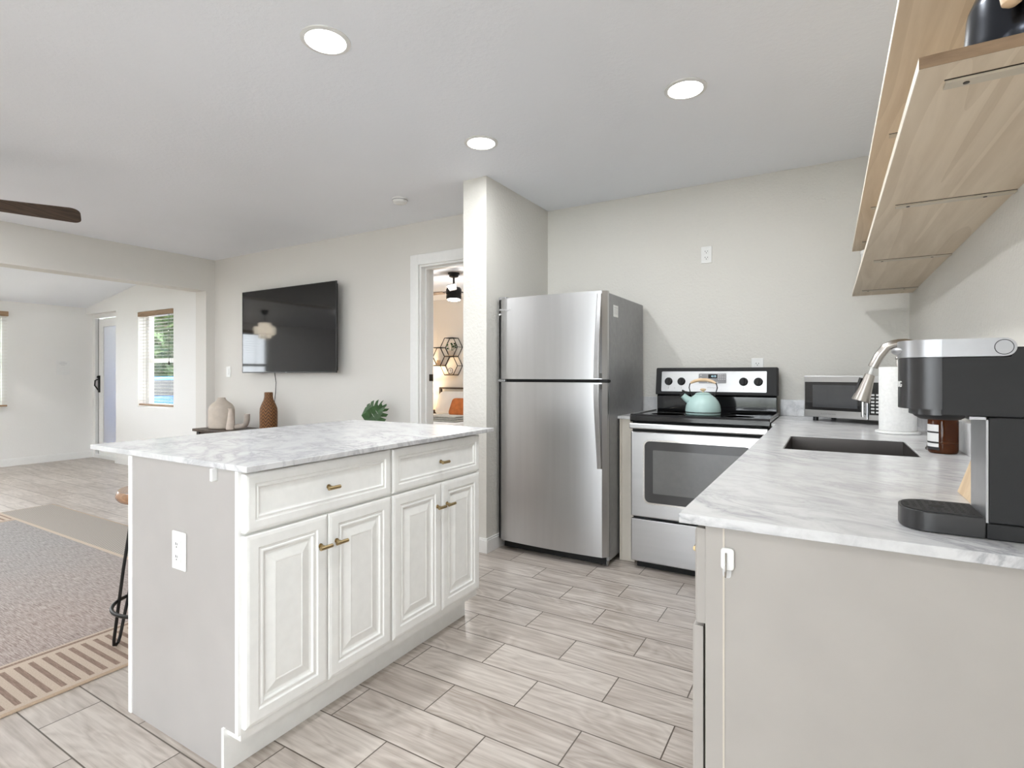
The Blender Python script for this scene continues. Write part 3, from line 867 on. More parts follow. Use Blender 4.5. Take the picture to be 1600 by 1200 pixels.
for i, L in enumerate((0.05, 0.10, 0.08, 0.04)):
    m.box(-L / 2, L / 2, -0.0036, -0.003, 0.018 - i * 0.014, 0.024 - i * 0.014)
build('print', m, 'lgrey', t)

t = thing('adhesive_hook', 'small white adhesive hook with a metal wire on the end of the sink cabinets', 'hook', (-0.160, 1.053, 0.842))
build('plate', M().prism(rrect(-0.0115, 0.0115, -0.020, 0.020, 0.006), 'y', -0.008, 0), 'white', t, bevel=0.002)
build('adhesive_tab', M().prism(rrect(-0.009, 0.006, -0.036, -0.014, 0.006), 'y', -0.002, 0), 'lgrey', t)
build('wire_hook', M().tube([(-0.002, -0.010, 0.012), (-0.002, -0.010, -0.02), (-0.002, -0.014, -0.028), (-0.001, -0.022, -0.028), (-0.001, -0.024, -0.018)], 0.0016, 8), 'nickel', t, smooth=True)

# ================================================================== REFRIGERATOR
t = thing('refrigerator', 'tall stainless top-freezer refrigerator against the white partition', 'refrigerator', (-1.54, 3.45, 0))
xl, xr = -1.928, -1.157
xm, hw = (xl + xr) / 2, (xr - xl) / 2
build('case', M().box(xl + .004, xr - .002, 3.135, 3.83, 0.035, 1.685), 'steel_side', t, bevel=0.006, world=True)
def door_prof():
    P = [(xl, 3.125), (xl, 3.092)]
    n = 28
    for i in range(n + 1):
        x = xl + (xr - xl) * i / n
        q = (x - xm) / hw
        y = 3.078 - 0.020 * (1 - q * q)
        e = min(x - xl, xr - x)
        if e < 0.022:
            y += 0.022 - math.sqrt(max(0, 0.022 ** 2 - (0.022 - e) ** 2))
        P.append((x, y))
    P += [(xr, 3.125)]
    return P
dp = door_prof()
up = build('freezer_door', M().prism(dp, 'z', 1.152, 1.692), 'steel_v', t, smooth=True, ang=25, world=True)
lo = build('fridge_door', M().prism(dp, 'z', 0.070, 1.132), 'steel_v', t, smooth=True, ang=25, world=True)
build('gasket', M().box(xl + .01, xr - .006, 3.118, 3.136, 0.07, 1.69), 'charcoal', t, world=True)
build('divider', M().box(xl + .006, xr - .004, 3.10, 3.135, 1.131, 1.153), 'dark', t, world=True)
build('hinge', M().box(xl + .002, xl + .055, 3.075, 3.13, 1.1335, 1.150), 'silver', t, world=True, bevel=0.003)
build('hinge', M().box(xr - .05, xr + .002, 3.085, 3.15, 1.1335, 1.150), 'charcoal', t, world=True, bevel=0.003)
build('hinge', M().box(xl + .002, xl + .06, 3.08, 3.17, 1.685, 1.704), 'silver', t, world=True, bevel=0.004)
build('toe_grille', M().box(xl + .02, xr - .02, 3.13, 3.16, 0.012, 0.066), 'dark', t, world=True)
for x in (xl + .045, xr - .03):
    build('roller', M().cyl((x - .012, 3.15, 0.02), (x + .012, 3.15, 0.02), 0.02), 'silver', t, smooth=True, world=True)
for y in (3.25, 3.75):
    for x in (xl + .05, xr - .05):
        build('foot', M().cyl((x, y, 0), (x, y, 0.04), 0.016), 'black', t, world=True)
def handle(parent, z_flush, z_out):
    n = 16
    rings = []
    for i in range(n + 1):
        f = i / n
        z = z_flush + (z_out - z_flush) * f
        y = 3.062 - 0.050 * math.sin(f * PI / 2) ** 1.2
        wd = 0.015 + 0.004 * f
        x = -1.196
        th = 0.008
        rings.append([(x - wd, y + th, z), (x - wd, y + .002, z), (x - wd + .004, y - .003, z), (x + wd - .004, y - .003, z), (x + wd, y + .002, z), (x + wd, y + th, z)])
    m = M().loft(rings)
    z1 = z_out - (0.030 if z_out > z_flush else -0.030)
    m.box(-1.196 - .015, -1.196 + .015, 3.018, 3.07, min(z_out, z1), max(z_out, z1))
    return build('handle', m, 'steel', parent, smooth=True, ang=30, bevel=0.0015, world=True)
handle(up, 1.672, 1.160)
handle(lo, 0.610, 1.124)
text_mesh('logo', 'Whirlpool', 0.022, 'lgrey', up, Matrix.Translation(Vector((-1.868, 3.0655, 1.615)) - ORG[t.name]) @ Matrix.Rotation(math.radians(-3), 4, 'Z') @ FRONT_Y)
build('badge', M().cyl((-1.906, 3.074, 1.585), (-1.906, 3.062, 1.585), 0.006), 'white', up, world=True)
o = build('energy_label', M().box(xr - .002, xr - .0005, 3.205, 3.290, 1.545, 1.618), 'white', t, world=True)
o['label'] = 'white paper energy label on the side of the refrigerator'
m = M().box(xr - .001, xr, 3.213, 3.282, 1.600, 1.606)
for i in range(5):
    m.box(xr - .001, xr, 3.216, 3.279, 1.562 + i * .007, 1.5645 + i * .007)
build('label_print', m, 'lgrey', o, world=True)

# ================================================================== RANGE
t = thing('range', 'freestanding electric range with black cooktop and stainless oven door', 'stove', (-0.657, 3.5, 0))
L, R = -1.041, -0.273
build('body', M().box(L + .004, R - .004, 3.225, 3.84, 0.06, 0.915), 'charcoal', t, world=True, bevel=0.003)
build('kick_plate', M().box(L + .02, R - .02, 3.25, 3.28, 0.0, 0.06), 'dark', t, world=True)
o = build('oven_door', M().box(L, R, 3.188, 3.223, 0.322, 0.838), 'steel', t, world=True, bevel=0.006)
ring_o = rrect(-0.965, -0.350, 0.404, 0.792, 0.040)
ring_i = rrect(-0.955, -0.360, 0.414, 0.782, 0.032)
m = M()
n = len(ring_o)
m.loft([[(a, 3.1885, b) for a, b in ring_o], [(a, 3.184, b) for a, b in ring_o], [(a, 3.184, b) for a, b in ring_i], [(a, 3.1875, b) for a, b in ring_i]], True, False, False)
build('window_trim', m, 'chrome', o, smooth=True, world=True)
g = build('oven_window', M().prism(ring_i, 'y', 3.1862, 3.1878), 'oven_glass', o, world=True)
MT['oven_in'] = plain('oven_interior', (0.12, 0.12, 0.12), 0.12)
build('window_screen', M().prism(rrect(-0.905, -0.410, 0.470, 0.730, 0.006), 'y', 3.1855, 3.1862), 'oven_in', g, world=True)
h = build('handle', M().box(L + .002, R - .004, 3.150, 3.170, 0.856, 0.890), 'steel', t, world=True, bevel=0.006)
for x in (L + .02, R - .04):
    build('handle_mount', M().box(x, x + .02, 3.168, 3.23, 0.858, 0.886), 'charcoal', h, world=True)
build('vent_gap', M().box(L + .006, R - .006, 3.205, 3.226, 0.838, 0.892), 'dark', t, world=True)
o = build('storage_drawer', M().box(L, R, 3.188, 3.223, 0.050, 0.308), 'steel', t, world=True, bevel=0.006)
m = M().prism([(3.182, 0.894), (3.176, 0.905), (3.176, 0.930), (3.186, 0.942), (3.215, 0.942), (3.222, 0.936), (3.735, 0.936), (3.735, 0.894)], 'x', L - .002, R + .002)
ct = build('cooktop', m, 'black_gloss', t, world=True, bevel=0.002)
MT['burner'] = plain('burner_ring_print', (0.07, 0.07, 0.07), 0.2)
for bx, by, br in ((-0.86, 3.36, 0.105), (-0.45, 3.36, 0.085), (-0.86, 3.61, 0.08), (-0.45, 3.61, 0.1)):
    build('burner', M().lathe([(br, 0.9361), (br, 0.9364), (br - .006, 0.9364), (br - .006, 0.9361)], (bx, by, 0)), 'burner', ct, world=True)
for x in (R - .006, L - .003):
    build('cooktop_rim', M().box(x, x + .009, 3.19, 3.735, 0.934, 0.941), 'silver', ct, world=True)
m = M().prism([(3.748, 0.925), (3.742, 0.95), (3.742, 1.038), (3.755, 1.046), (3.84, 1.046), (3.84, 0.925)], 'x', L + .008, R - .008)
build('riser', m, 'black_gloss', t, world=True, bevel=0.003)
m = M().prism([(3.715, 1.048), (3.738, 1.222), (3.752, 1.228), (3.84, 1.224), (3.84, 1.046), (3.73, 1.044)], 'x', L + .004, R - .004)
con = build('console', m, 'charcoal', t, world=True, bevel=0.004)
# the console face leans back: frame with x along, local y up the slope, normal to -Y
sl = math.atan2(0.023, 0.174)
CF = Matrix.Translation(Vector((-0.667, 3.7268, 1.135)) - ORG[t.name]) @ Matrix.Rotation(-sl, 4, 'X')
def onface(m):
    m.v = [CF @ p for p in m.v]
    return m
pf = build('control_panel', onface(M().prism(rrect(-0.330, 0.330, -0.068, 0.068, 0.006), 'y', -0.0025, 0.004)), 'steel', con, smooth=True, ang=30)
pf['label'] = 'brushed steel control panel'
dpn = build('display_panel', onface(M().prism(rrect(-0.083, 0.091, -0.012, 0.054, 0.006), 'y', -0.004, -0.002)), 'grey', con)
build('display', onface(M().box(-0.022, 0.034, -0.0046, -0.0038, 0.022, 0.048)), 'black_gloss', con)
text_mesh('clock_digits', '4:15', 0.018, 'lcd', con, CF @ Matrix.Translation((0.012, -0.0048, 0.035)) @ FRONT_Y)
for i in range(4):
    for j in range(3):
        build('button', onface(M().cyl((0.044 + i * 0.0125, -0.004, 0.044 - j * 0.014), (0.044 + i * 0.0125, -0.0052, 0.044 - j * 0.014), 0.0034, n=10)), 'lgrey', dpn)
for i in range(5):
    build('button', onface(M().box(-0.028 + i * 0.015, -0.020 + i * 0.015, -0.0052, -0.004, -0.007, -0.002)), 'lgrey', dpn)
for j in range(3):
    build('button', onface(M().box(-0.074, -0.064, -0.0052, -0.004, 0.040 - j * 0.02, 0.045 - j * 0.02)), 'lgrey', dpn)
text_mesh('logo', 'Whirlpool', 0.016, 'grey', con, CF @ Matrix.Translation((0.005, -0.0028, -0.040)) @ FRONT_Y)
for kx in (-0.282, -0.196, 0.195, 0.282):
    m = M().cyl((kx, 0, 0), (kx, -0.004, 0), 0.027).cyl((kx, -0.004, 0), (kx, -0.020, 0), 0.0235, 0.0215)
    k = build('knob', onface(m), 'charcoal', con, smooth=True)
    build('knob_grip', onface(M().box(kx - .006, kx + .006, -0.030, -0.018, -0.022, 0.022)), 'charcoal', k, bevel=0.002)
    build('knob_print', onface(M().box(kx - .0012, kx + .0012, -0.0035, -0.0024, -0.052, -0.036)), 'grey', k)
for kx in (-0.24, 0.24):
    build('indicator', onface(M().cyl((kx, -0.0024, -0.045), (kx, -0.0034, -0.045), 0.003, n=10)), 'grey', con)

# ================================================================== TEAL KETTLE
t = thing('kettle', 'pale teal kettle with a wooden handle standing on the range', 'kettle', (-0.664, 3.425, 0.9364))
r = 0.103
build('body', M().lathe([(0.0, 0.0), (r - .004, 0.0), (r - .001, 0.003), (r - .001, 0.014), (r, 0.018), (r, 0.030), (r - .004, 0.058), (r - .015, 0.083), (r - .034, 0.107), (r - .056, 0.123), (0.030, 0.131), (0, 0.134)], n=56), 'teal', t, smooth=True, ang=60)
build('base_band', M().lathe([(r - .0012, 0.0135), (r + .0006, 0.0140), (r + .0006, 0.0185), (r - .0012, 0.0190)], n=56), 'dark', t, smooth=True)
ld = build('lid', M().lathe([(0.044, 0.1255), (0.046, 0.128), (0.034, 0.134), (0.012, 0.138), (0, 0.1385)]), 'teal', t, smooth=True)
build('lid_knob', M().lathe([(0.006, 0.136), (0.006, 0.143), (0.017, 0.150), (0.018, 0.156), (0.010, 0.160), (0, 0.1605)]), 'beech', ld, smooth=True)
sx, sy = -0.93, -0.36
sp = lambda d, z: Vector((sx * d, sy * d, z))
s1 = build('spout', M().tube([sp(0.070, 0.078), sp(0.098, 0.097), sp(0.120, 0.118)], [0.026, 0.021, 0.0175], 20), 'teal', t, smooth=True)
build('spout_whistle', M().tube([sp(0.119, 0.117), sp(0.127, 0.125)], [0.0150, 0.0155], 16).tube([sp(0.085, 0.135), sp(0.108, 0.137), sp(0.124, 0.150)], [0.006, 0.008, 0.005], 10), 'black', t, smooth=True)
hp = [(-0.062, 0, 0.108), (-0.075, 0, 0.135), (-0.083, 0, 0.165), (-0.078, 0, 0.188), (-0.066, 0, 0.198)]
hq = [(-x, y, z) for x, y, z in hp]
build('handle_wire', M().tube(hp, 0.0032, 10).tube(hq, 0.0032, 10), 'blackmetal', t, smooth=True)
gp = [(-0.074, 0, 0.193), (-0.05, 0, 0.205), (-0.02, 0, 0.2125), (0.02, 0, 0.2125), (0.05, 0, 0.205), (0.074, 0, 0.193)]
build('handle_grip', M().tube(gp, [0.007, 0.0095, 0.0105, 0.0105, 0.0095, 0.007], 16), 'beech', t, smooth=True)

# ================================================================== MICROWAVE
t = thing('microwave', 'compact stainless microwave with black glass door set diagonally in the corner', 'microwave', (-0.123, 3.526, 0.918), math.radians(-27))
W, D, H0, H = 0.425, 0.29, 0.024, 0.256
build('body', M().box(0, W, 0.022, D, H0, H), 'silver', t, bevel=0.004)
d = build('door', M().cells('y', [0, 0.018, 0.315, 0.335], [H0, H0 + .040, H - .036, H], lambda x, z: True, 0, 0.021), 'steel', t, bevel=0.003)
build('door_glass', M().box(0.006, 0.318, -0.0015, 0.002, H0 + .040, H - .034), 'black_gloss', d)
MT['mw_in'] = plain('microwave_mesh', (0.05, 0.052, 0.056), 0.06)
build('window_mesh', M().box(0.05, 0.285, -0.0022, -0.0012, H0 + .056, H - .05), 'mw_in', d)
m = M().tube([(0.326, -0.030, H0 + .018), (0.326, -0.030, H - .018)], 0.009, 16).cyl((0.326, 0, H0 + .03), (0.326, -0.03, H0 + .03), 0.005).cyl((0.326, 0, H - .03), (0.326, -0.03, H - .03), 0.005)
build('handle', m, 'chrome', d, smooth=True)
cp = build('control_panel', M().box(0.338, W, 0, 0.021, H0, H), 'steel', t, bevel=0.003)
build('keypad', M().box(0.344, W - .006, -0.0015, 0.002, H0 + .028, H - .034), 'black_gloss', cp)
for i in range(3):
    for j in range(6):
        build('button', M().box(0.352 + i * 0.024, 0.368 + i * 0.024, -0.0022, -0.001, H0 + .038 + j * 0.018, H0 + .047 + j * 0.018), 'lgrey', cp)
text_mesh('logo', 'BLACK+DECKER', 0.011, 'grey', d, Matrix.Translation((0.135, -0.0006, H0 + .019)) @ FRONT_Y)
for x in (0.04, W - .04):
    for y in (0.05, D - .04):
        build('foot', M().cyl((x, y, 0), (x, y, H0 + .002), 0.014), 'black', t, smooth=True)

# ================================================================== PAPER TOWEL, BOTTLE, BLOCK
t = thing('paper_towel_holder', 'white paper towel holder with an upright metal rod on the sink worktop', 'paper towel holder', (0.266, 2.955, 0.918))
build('base', M().lathe([(0, 0), (0.082, 0), (0.086, 0.004), (0.084, 0.010), (0.074, 0.013), (0, 0.013)], n=48), 'white', t, smooth=True)
build('rod', M().cyl((0, 0, 0.012), (0, 0, 0.335), 0.006).ball((0, 0, 0.337), 0.009), 'nickel', t, smooth=True)
o = build('paper_towel_roll', M().loft([[(0.266 + q * math.cos(2 * PI * j / 48), 2.955 + q * math.sin(2 * PI * j / 48), z) for j in range(48)] for q, z in ((0.012, 0.932), (0.0685, 0.932), (0.0705, 0.935), (0.0705, 1.212), (0.0685, 1.215), (0.012, 1.215), (0.012, 0.932))], True, False, False), 'paper', None, (0.266, 2.955, 0.931), smooth=True)
tag(o, 'white roll of paper towel standing upright between the microwave and the coffee maker', 'paper towel')

t = thing('soap_bottle', 'amber glass soap bottle with a white label beside the faucet', 'bottle', (0.330, 2.285, 0.918))
build('glass_body', M().lathe([(0, 0.001), (0.037, 0.001), (0.041, 0.006), (0.0415, 0.012), (0.0415, 0.108), (0.038, 0.124), (0.028, 0.138), (0.016, 0.146), (0.013, 0.150), (0.013, 0.165), (0, 0.165)], n=48), 'amber', t, smooth=True)
MT['soap'] = plain('soap_liquid', (0.10, 0.085, 0.08), 0.3)
build('liquid', M().lathe([(0, 0.004), (0.037, 0.005), (0.0385, 0.01), (0.0385, 0.034), (0, 0.034)], n=40), 'soap', t, smooth=True)
def shellpatch(r, a0, a1, z0, z1, n=14):
    return M().loft([[(r * math.cos(math.radians(a0 + (a1 - a0) * i / n)), r * math.sin(math.radians(a0 + (a1 - a0) * i / n)), z) for i in range(n + 1)] for z in (z0, z1)], False, False, False)
a0, a1 = 175, 246
lb = build('paper_label', shellpatch(0.0419, a0, a1, 0.022, 0.096), 'white', t, smooth=True)
lb['label'] = 'white paper label with black bands'
build('label_band', shellpatch(0.0422, a0, a1, 0.068, 0.0735), 'black', lb, smooth=True)
build('label_band', shellpatch(0.0422, a0, a1, 0.034, 0.0395), 'black', lb, smooth=True)
build('label_band', shellpatch(0.0421, a0, a1 + 4, 0.012, 0.022), 'black', lb, smooth=True)
build('pump', M().cyl((0, 0, 0.163), (0, 0, 0.178), 0.014).cyl((0, 0, 0.178), (0, 0, 0.205), 0.004).tube([(0, 0, 0.206), (-0.02, 0, 0.208), (-0.036, 0, 0.202)], [0.007, 0.006, 0.004], 12), 'black', t, smooth=True)

o = build('wooden_block', M().prism([(0.247, 0.9182), (0.385, 0.9182), (0.385, 1.17), (0.327, 1.17)], 'y', 1.31, 1.54), 'maple', None, (0.32, 1.425, 0.918), bevel=0.002)
tag(o, 'pale wooden block with a slanted face behind the coffee maker', 'block')

# ================================================================== COFFEE MAKER
t = thing('coffee_maker', 'black and silver single-serve coffee maker at the near end of the right worktop', 'coffee maker', (0.24, 1.172, 0.918))
Yc, hwid = 1.172, 0.054
def plan(x_tip, x_side, x_back, hw=hwid, n=18):
    P = []
    for i in range(n + 1):
        a = PI / 2 + PI * i / n
        c_, s_ = math.cos(a), math.sin(a)
        ex = abs(c_) ** 0.8 * (1 if c_ >= 0 else -1)
        ey = abs(s_) ** 0.8 * (1 if s_ >= 0 else -1)
        P.append((x_side + ex * (x_side - x_tip), Yc + ey * hw))
    return P + [(x_back, Yc - hw), (x_back, Yc + hw)]
build('body', M().box(0.219, 0.385, Yc - hwid, Yc + hwid, 0.9445, 1.112), 'charcoal', t, world=True, bevel=0.002)
build('base', M().box(0.2165, 0.388, Yc - hwid - .001, Yc + hwid + .001, 0.9185, 0.9435), 'charcoal', t, world=True, bevel=0.002)
m = M().prism([(0.16, 1.1135), (0.385, 1.1135), (0.385, 1.224), (0.25, 1.224), (0.245, 1.209), (0.16, 1.209)], 'y', Yc - hwid, Yc + hwid)
build('upper_body', m, 'charcoal', t, world=True, bevel=0.0015)
build('brew_head', M().prism(plan(0.1065, 0.160, 0.1605), 'z', 1.1225, 1.209), 'charcoal_gloss', t, smooth=True, ang=30, world=True)
build('head_underside', M().prism(plan(0.122, 0.160, 0.1604, hwid - .004), 'z', 1.1128, 1.1225), 'charcoal_gloss', t, smooth=True, ang=30, world=True)
build('nozzle', M().lathe([(0, 1.104), (0.028, 1.104), (0.036, 1.109), (0.040, 1.1135), (0, 1.1135)], (0.165, Yc, 0)), 'charcoal', t, smooth=True, world=True)
# silver lid with rounded back end
side = [(0.16, 1.2095), (0.238, 1.2095)] + [(0.238 + 0.0145 * math.sin(math.radians(a)), 1.224 - 0.0145 * math.cos(math.radians(a))) for a in range(15, 180, 15)] + [(0.238, 1.2385), (0.16, 1.2385)]
ld = build('lid', M().prism(side, 'y', Yc - hwid - .0015, Yc + hwid + .0015).prism(plan(0.1055, 0.16, 0.1602, hwid + .0015), 'z', 1.2095, 1.2385), 'silver', t, smooth=True, ang=30, world=True, bevel=0.0012)
build('lid_lip', M().ball((0.112, Yc, 1.222), 0.016, 0.028, 0.008), 'silver', ld, smooth=True, world=True)
ringp = [(0.237 + 0.0115 * math.cos(2 * PI * i / 32), Yc - hwid - .0016, 1.224 + 0.0115 * math.sin(2 * PI * i / 32)) for i in range(32)]
build('hinge_ring', M().tube(ringp, 0.0005, 6, closed=True), 'charcoal', ld, world=True)
build('front_column', M().prism([(0.2155, Yc - hwid + .001), (0.2185, Yc - hwid + .001), (0.2185, Yc + hwid - .001), (0.2155, Yc + hwid - .001)], 'z', 0.9445, 1.1125).box(0.195, 0.2185, Yc - hwid + .001, Yc + hwid - .001, 1.108, 1.1125), 'silver', t, world=True)
tr = build('drip_tray', M().prism(plan(0.1065, 0.155, 0.2155), 'z', 0.919, 0.9515), 'charcoal_gloss', t, smooth=True, ang=30, world=True, bevel=0.0012)
gr = build('drip_grate', M().prism(plan(0.1105, 0.157, 0.213, hwid - .003), 'z', 0.9515, 0.9530), 'charcoal', tr, smooth=True, ang=30, world=True)
m = M().lathe([(0.0115, 0.9530), (0.0115, 0.9534), (0, 0.9534), (0, 0.953)], (0.160, Yc, 0))
for i in range(-4, 5):
    for j in range(-3, 4):
        x, y = 0.160 + i * 0.0105, Yc + j * 0.0125 + (0.006 if i % 2 else 0)
        if math.hypot(x - 0.16, y - Yc) > 0.015 and math.hypot(max(0, 0.157 - x) * 1.05, y - Yc) < 0.043 and abs(y - Yc) < 0.045:
            m.box(x - .003, x + .003, y - .0013, y + .0013, 0.9530, 0.9534)
build('drain_slots', m, 'dark', gr, world=True)
# lettering wrapped round the front of the brew head
tab = []
acc = 0.0
pp = plan(0.1065, 0.160, 0.1605, n=400)[:401]
mid = 200
arcs = [0.0]
for i in range(1, 401):
    arcs.append(arcs[-1] + math.hypot(pp[i][0] - pp[i - 1][0], pp[i][1] - pp[i - 1][1]))
def wrap(co):
    sN = arcs[mid] + co.x
    i = 1
    while i < 400 and arcs[i] < sN:
        i += 1
    f = (sN - arcs[i - 1]) / max(1e-9, arcs[i] - arcs[i - 1])
    x = pp[i - 1][0] + (pp[i][0] - pp[i - 1][0]) * f
    y = pp[i - 1][1] + (pp[i][1] - pp[i - 1][1]) * f
    dx, dy = pp[i][0] - pp[i - 1][0], pp[i][1] - pp[i - 1][1]
    L_ = math.hypot(dx, dy) or 1
    nx, ny = dy / L_, -dx / L_
    if (x - 0.16) * nx + (y - Yc) * ny < 0: nx, ny = -nx, -ny
    k = 0.0003 + co.z
    return Vector((x + nx * k, y + ny * k, 1.1635 + co.y))
text_mesh('logo', 'KEURIG', 0.0145, 'white', t, Matrix.Translation(-ORG[t.name]), warp=wrap)

# ================================================================== WALL SHELVES AND WHAT STANDS ON THEM
def shelf(label, z, y_near, y_far, cleats):
    t = thing('wall_shelf', label, 'shelf', (0.26, (y_near + y_far) / 2, z), 0, 'birch wall shelves')
    build('board', M().box(0.119, 0.405, y_near + .001, y_far, z, z + 0.018), 'shelf', t, world=True)
    build('front_edge', M().box(0.1175, 0.119, y_near + .001, y_far, z, z + 0.018), 'lit_shelf_edge', t, world=True)  # thin strip that carries the painted light of the shelf front
    build('end_edge', M().box(0.1175, 0.405, y_near, y_near + .001, z, z + 0.018), 'shelf_end', t, world=True)
    for y in cleats:
        c = build('bracket', M().box(0.158, 0.404, y - 0.012, y + 0.012, z - 0.005, z), 'cleat', t, world=True)
        build('shadow_gap', M().box(0.156, 0.404, y - 0.0145, y - 0.0125, z - 0.0012, z), 'bronze', c, world=True)
        for x in (0.185, 0.345):
            build('screw', M().cyl((x, y, z - 0.0062), (x, y, z - 0.0048), 0.0042, n=12), 'bronze', c, world=True)
    return t
shelf('lower birch wall shelf, its near end cut square beside the camera', 1.642, 1.012, 3.735, (1.082, 1.80, 2.62, 3.515))
shelf('upper birch wall shelf close under the ceiling', 1.905, 0.85, 3.735, (1.25, 1.98, 2.80, 3.50))

t = thing('gooseneck_kettle', 'black metal kettle with a wooden handle on the near end of the lower shelf', 'kettle', (0.268, 1.112, 1.66))
build('body', M().lathe([(0, 0), (0.085, 0), (0.087, 0.003), (0.083, 0.03), (0.0795, 0.060), (0.0775, 0.088), (0.076, 0.096), (0.068, 0.115), (0.052, 0.134), (0.046, 0.137), (0, 0.139)], n=48), 'kettle_black', t, smooth=True, ang=50)
build('lid', M().lathe([(0.045, 0.137), (0.044, 0.141), (0.015, 0.146), (0.006, 0.153), (0.011, 0.161), (0, 0.165)]), 'kettle_black', t, smooth=True)
v = Vector((-0.427, -0.905, 0)).normalized()
build('handle_strap', M().tube([v * 0.066 + Vector((0, 0, 0.115)), v * 0.085 + Vector((0, 0, 0.128)), v * 0.102 + Vector((0, 0, 0.125))], 0.004, 10), 'blackmetal', t, smooth=True)
build('handle_grip', M().tube([v * 0.102 + Vector((0, 0, 0.046)), v * 0.102 + Vector((0, 0, 0.050)), v * 0.102 + Vector((0, 0, 0.062)), v * 0.103 + Vector((0, 0, 0.09)), v * 0.105 + Vector((0, 0, 0.14))], [0.006, 0.0115, 0.0135, 0.0125, 0.010], 16), 'beech', t, smooth=True)
w_ = Vector((0.93, 0.3, 0)).normalized()
build('spout', M().tube([w_ * 0.075 + Vector((0, 0, 0.02)), w_ * 0.10 + Vector((0, 0, 0.03)), w_ * 0.108 + Vector((0, 0, 0.08)), w_ * 0.115 + Vector((0, 0, 0.13))], [0.009, 0.007, 0.006, 0.005], 12), 'kettle_black', t, smooth=True)

o = build('canister', M().lathe([(0, 0), (0.052, 0), (0.055, 0.004), (0.055, 0.185), (0.057, 0.187), (0.057, 0.205), (0.04, 0.212), (0, 0.213)], (0.208, 3.55, 1.6605), n=40), 'white', None, (0.208, 3.55, 1.6605), smooth=True)
tag(o, 'white canister at the far end of the lower shelf', 'canister')

# ================================================================== TELEVISION WALL
t = thing('television', 'large flat black television mounted on the wall above the console', 'television', (-4.675, 3.49, 1.63))
build('screen', M().box(-0.718, 0.718, -0.022, -0.018, -0.418, 0.424), 'screen', t)
build('bezel', M().cells('y', [-0.725, -0.718, 0.718, 0.725], [-0.430, -0.418, 0.424, 0.430], lambda x, z: not (-0.718 < x < 0.718 and -0.418 < z < 0.424), -0.024, -0.012), 'black', t, bevel=0.001)
build('back_case', M().box(-0.70, 0.70, -0.0125, 0.02, -0.41, 0.41).box(-0.45, 0.45, 0.02, 0.045, -0.38, 0.1), 'black', t, bevel=0.004)
build('wall_mount', M().box(-0.2, 0.2, 0.044, 0.0895, -0.12, 0.12), 'blackmetal', t)
text_mesh('logo', 'LG', 0.012, 'lgrey', t, Matrix.Translation((0.0, -0.0243, -0.4245)) @ FRONT_Y)
o = build('cable', M().tube([(-4.965, 3.545, 1.21), (-4.97, 3.565, 1.10), (-4.985, 3.57, 1.0), (-5.01, 3.57, 0.86), (-5.03, 3.57, 0.72), (-5.05, 3.55, 0.625), (-5.07, 3.48, 0.617), (-5.12, 3.43, 0.617), (-5.10, 3.38, 0.617), (-5.02, 3.40, 0.617)], 0.0035, 8), 'black', None, (-5.05, 3.55, 0.6165), smooth=True)
tag(o, 'thin black cable hanging from the television down to the console', 'cable')

t = thing('console_table', 'long low dark console table under the television', 'console table', (-4.65, 3.36, 0))
CZ = 0.613
build('top', M().box(-5.80, -3.15, 3.16, 3.56, CZ - 0.028, CZ), 'walnut', t, world=True, bevel=0.003)
build('lower_shelf', M().box(-5.74, -3.21, 3.20, 3.55, 0.14, 0.165), 'walnut', t, world=True, bevel=0.002)
for x in (-5.745, -3.205):
    for y in (3.21, 3.51):
        build('leg', M().box(x - .022, x + .022, y - .022, y + .022, 0, CZ - 0.028), 'blackmetal', t, world=True, bevel=0.002)
build('apron', M().box(-5.72, -3.23, 3.20, 3.215, CZ - .075, CZ - .028), 'walnut', t, world=True)

o = build('vase', M().lathe([(0, 0), (0.118, 0), (0.126, 0.006), (0.127, 0.02), (0.127, 0.19), (0.120, 0.225), (0.100, 0.255), (0.065, 0.282), (0.046, 0.298), (0.038, 0.312), (0.037, 0.325), (0.031, 0.325), (0.031, 0.29), (0, 0.28)], (-5.575, 3.345, CZ), n=48), 'vase', None, (-5.575, 3.345, CZ), smooth=True, ang=60)
tag(o, 'wide beige stoneware vase with a narrow neck on the console', 'vase')
o = build('vase', M().lathe([(0, 0), (0.042, 0), (0.045, 0.004), (0.044, 0.02), (0.022, 0.175), (0.019, 0.205), (0.026, 0.214), (0.026, 0.218), (0.015, 0.217), (0, 0.21)], (-5.34, 3.30, CZ), n=40), 'vase_pink', None, (-5.34, 3.30, CZ), smooth=True, ang=60)
tag(o, 'slim pale conical bottle vase in front of the wide beige vase', 'vase')
pts = [(-5.285, 3.33, CZ + 0.030), (-5.22, 3.33, CZ + 0.034)]
for a in range(0, 91, 10):
    pts.append((-5.19 + 0.085 * math.sin(math.radians(a)), 3.33, CZ + 0.125 - 0.085 * math.cos(math.radians(a))))
pts.append((-5.105, 3.33, CZ + 0.168))
o = build('ornament', M().tube(pts, 0.0275, 20), 'vase_taupe', None, (-5.19, 3.33, CZ), smooth=True)
tag(o, 'taupe curved tube ornament on the console, right of the conical vase', 'ornament')
o = build('vase', M().lathe([(0, 0), (0.070, 0), (0.080, 0.01), (0.083, 0.04), (0.083, 0.20), (0.080, 0.235), (0.066, 0.275), (0.048, 0.315), (0.041, 0.345), (0.0395, 0.392), (0.034, 0.394), (0.034, 0.34), (0, 0.33)], (-4.80, 3.36, CZ), n=48), 'basket', None, (-4.80, 3.36, CZ), smooth=True, ang=60)
tag(o, 'tall brown woven bottle vase under the television', 'vase')

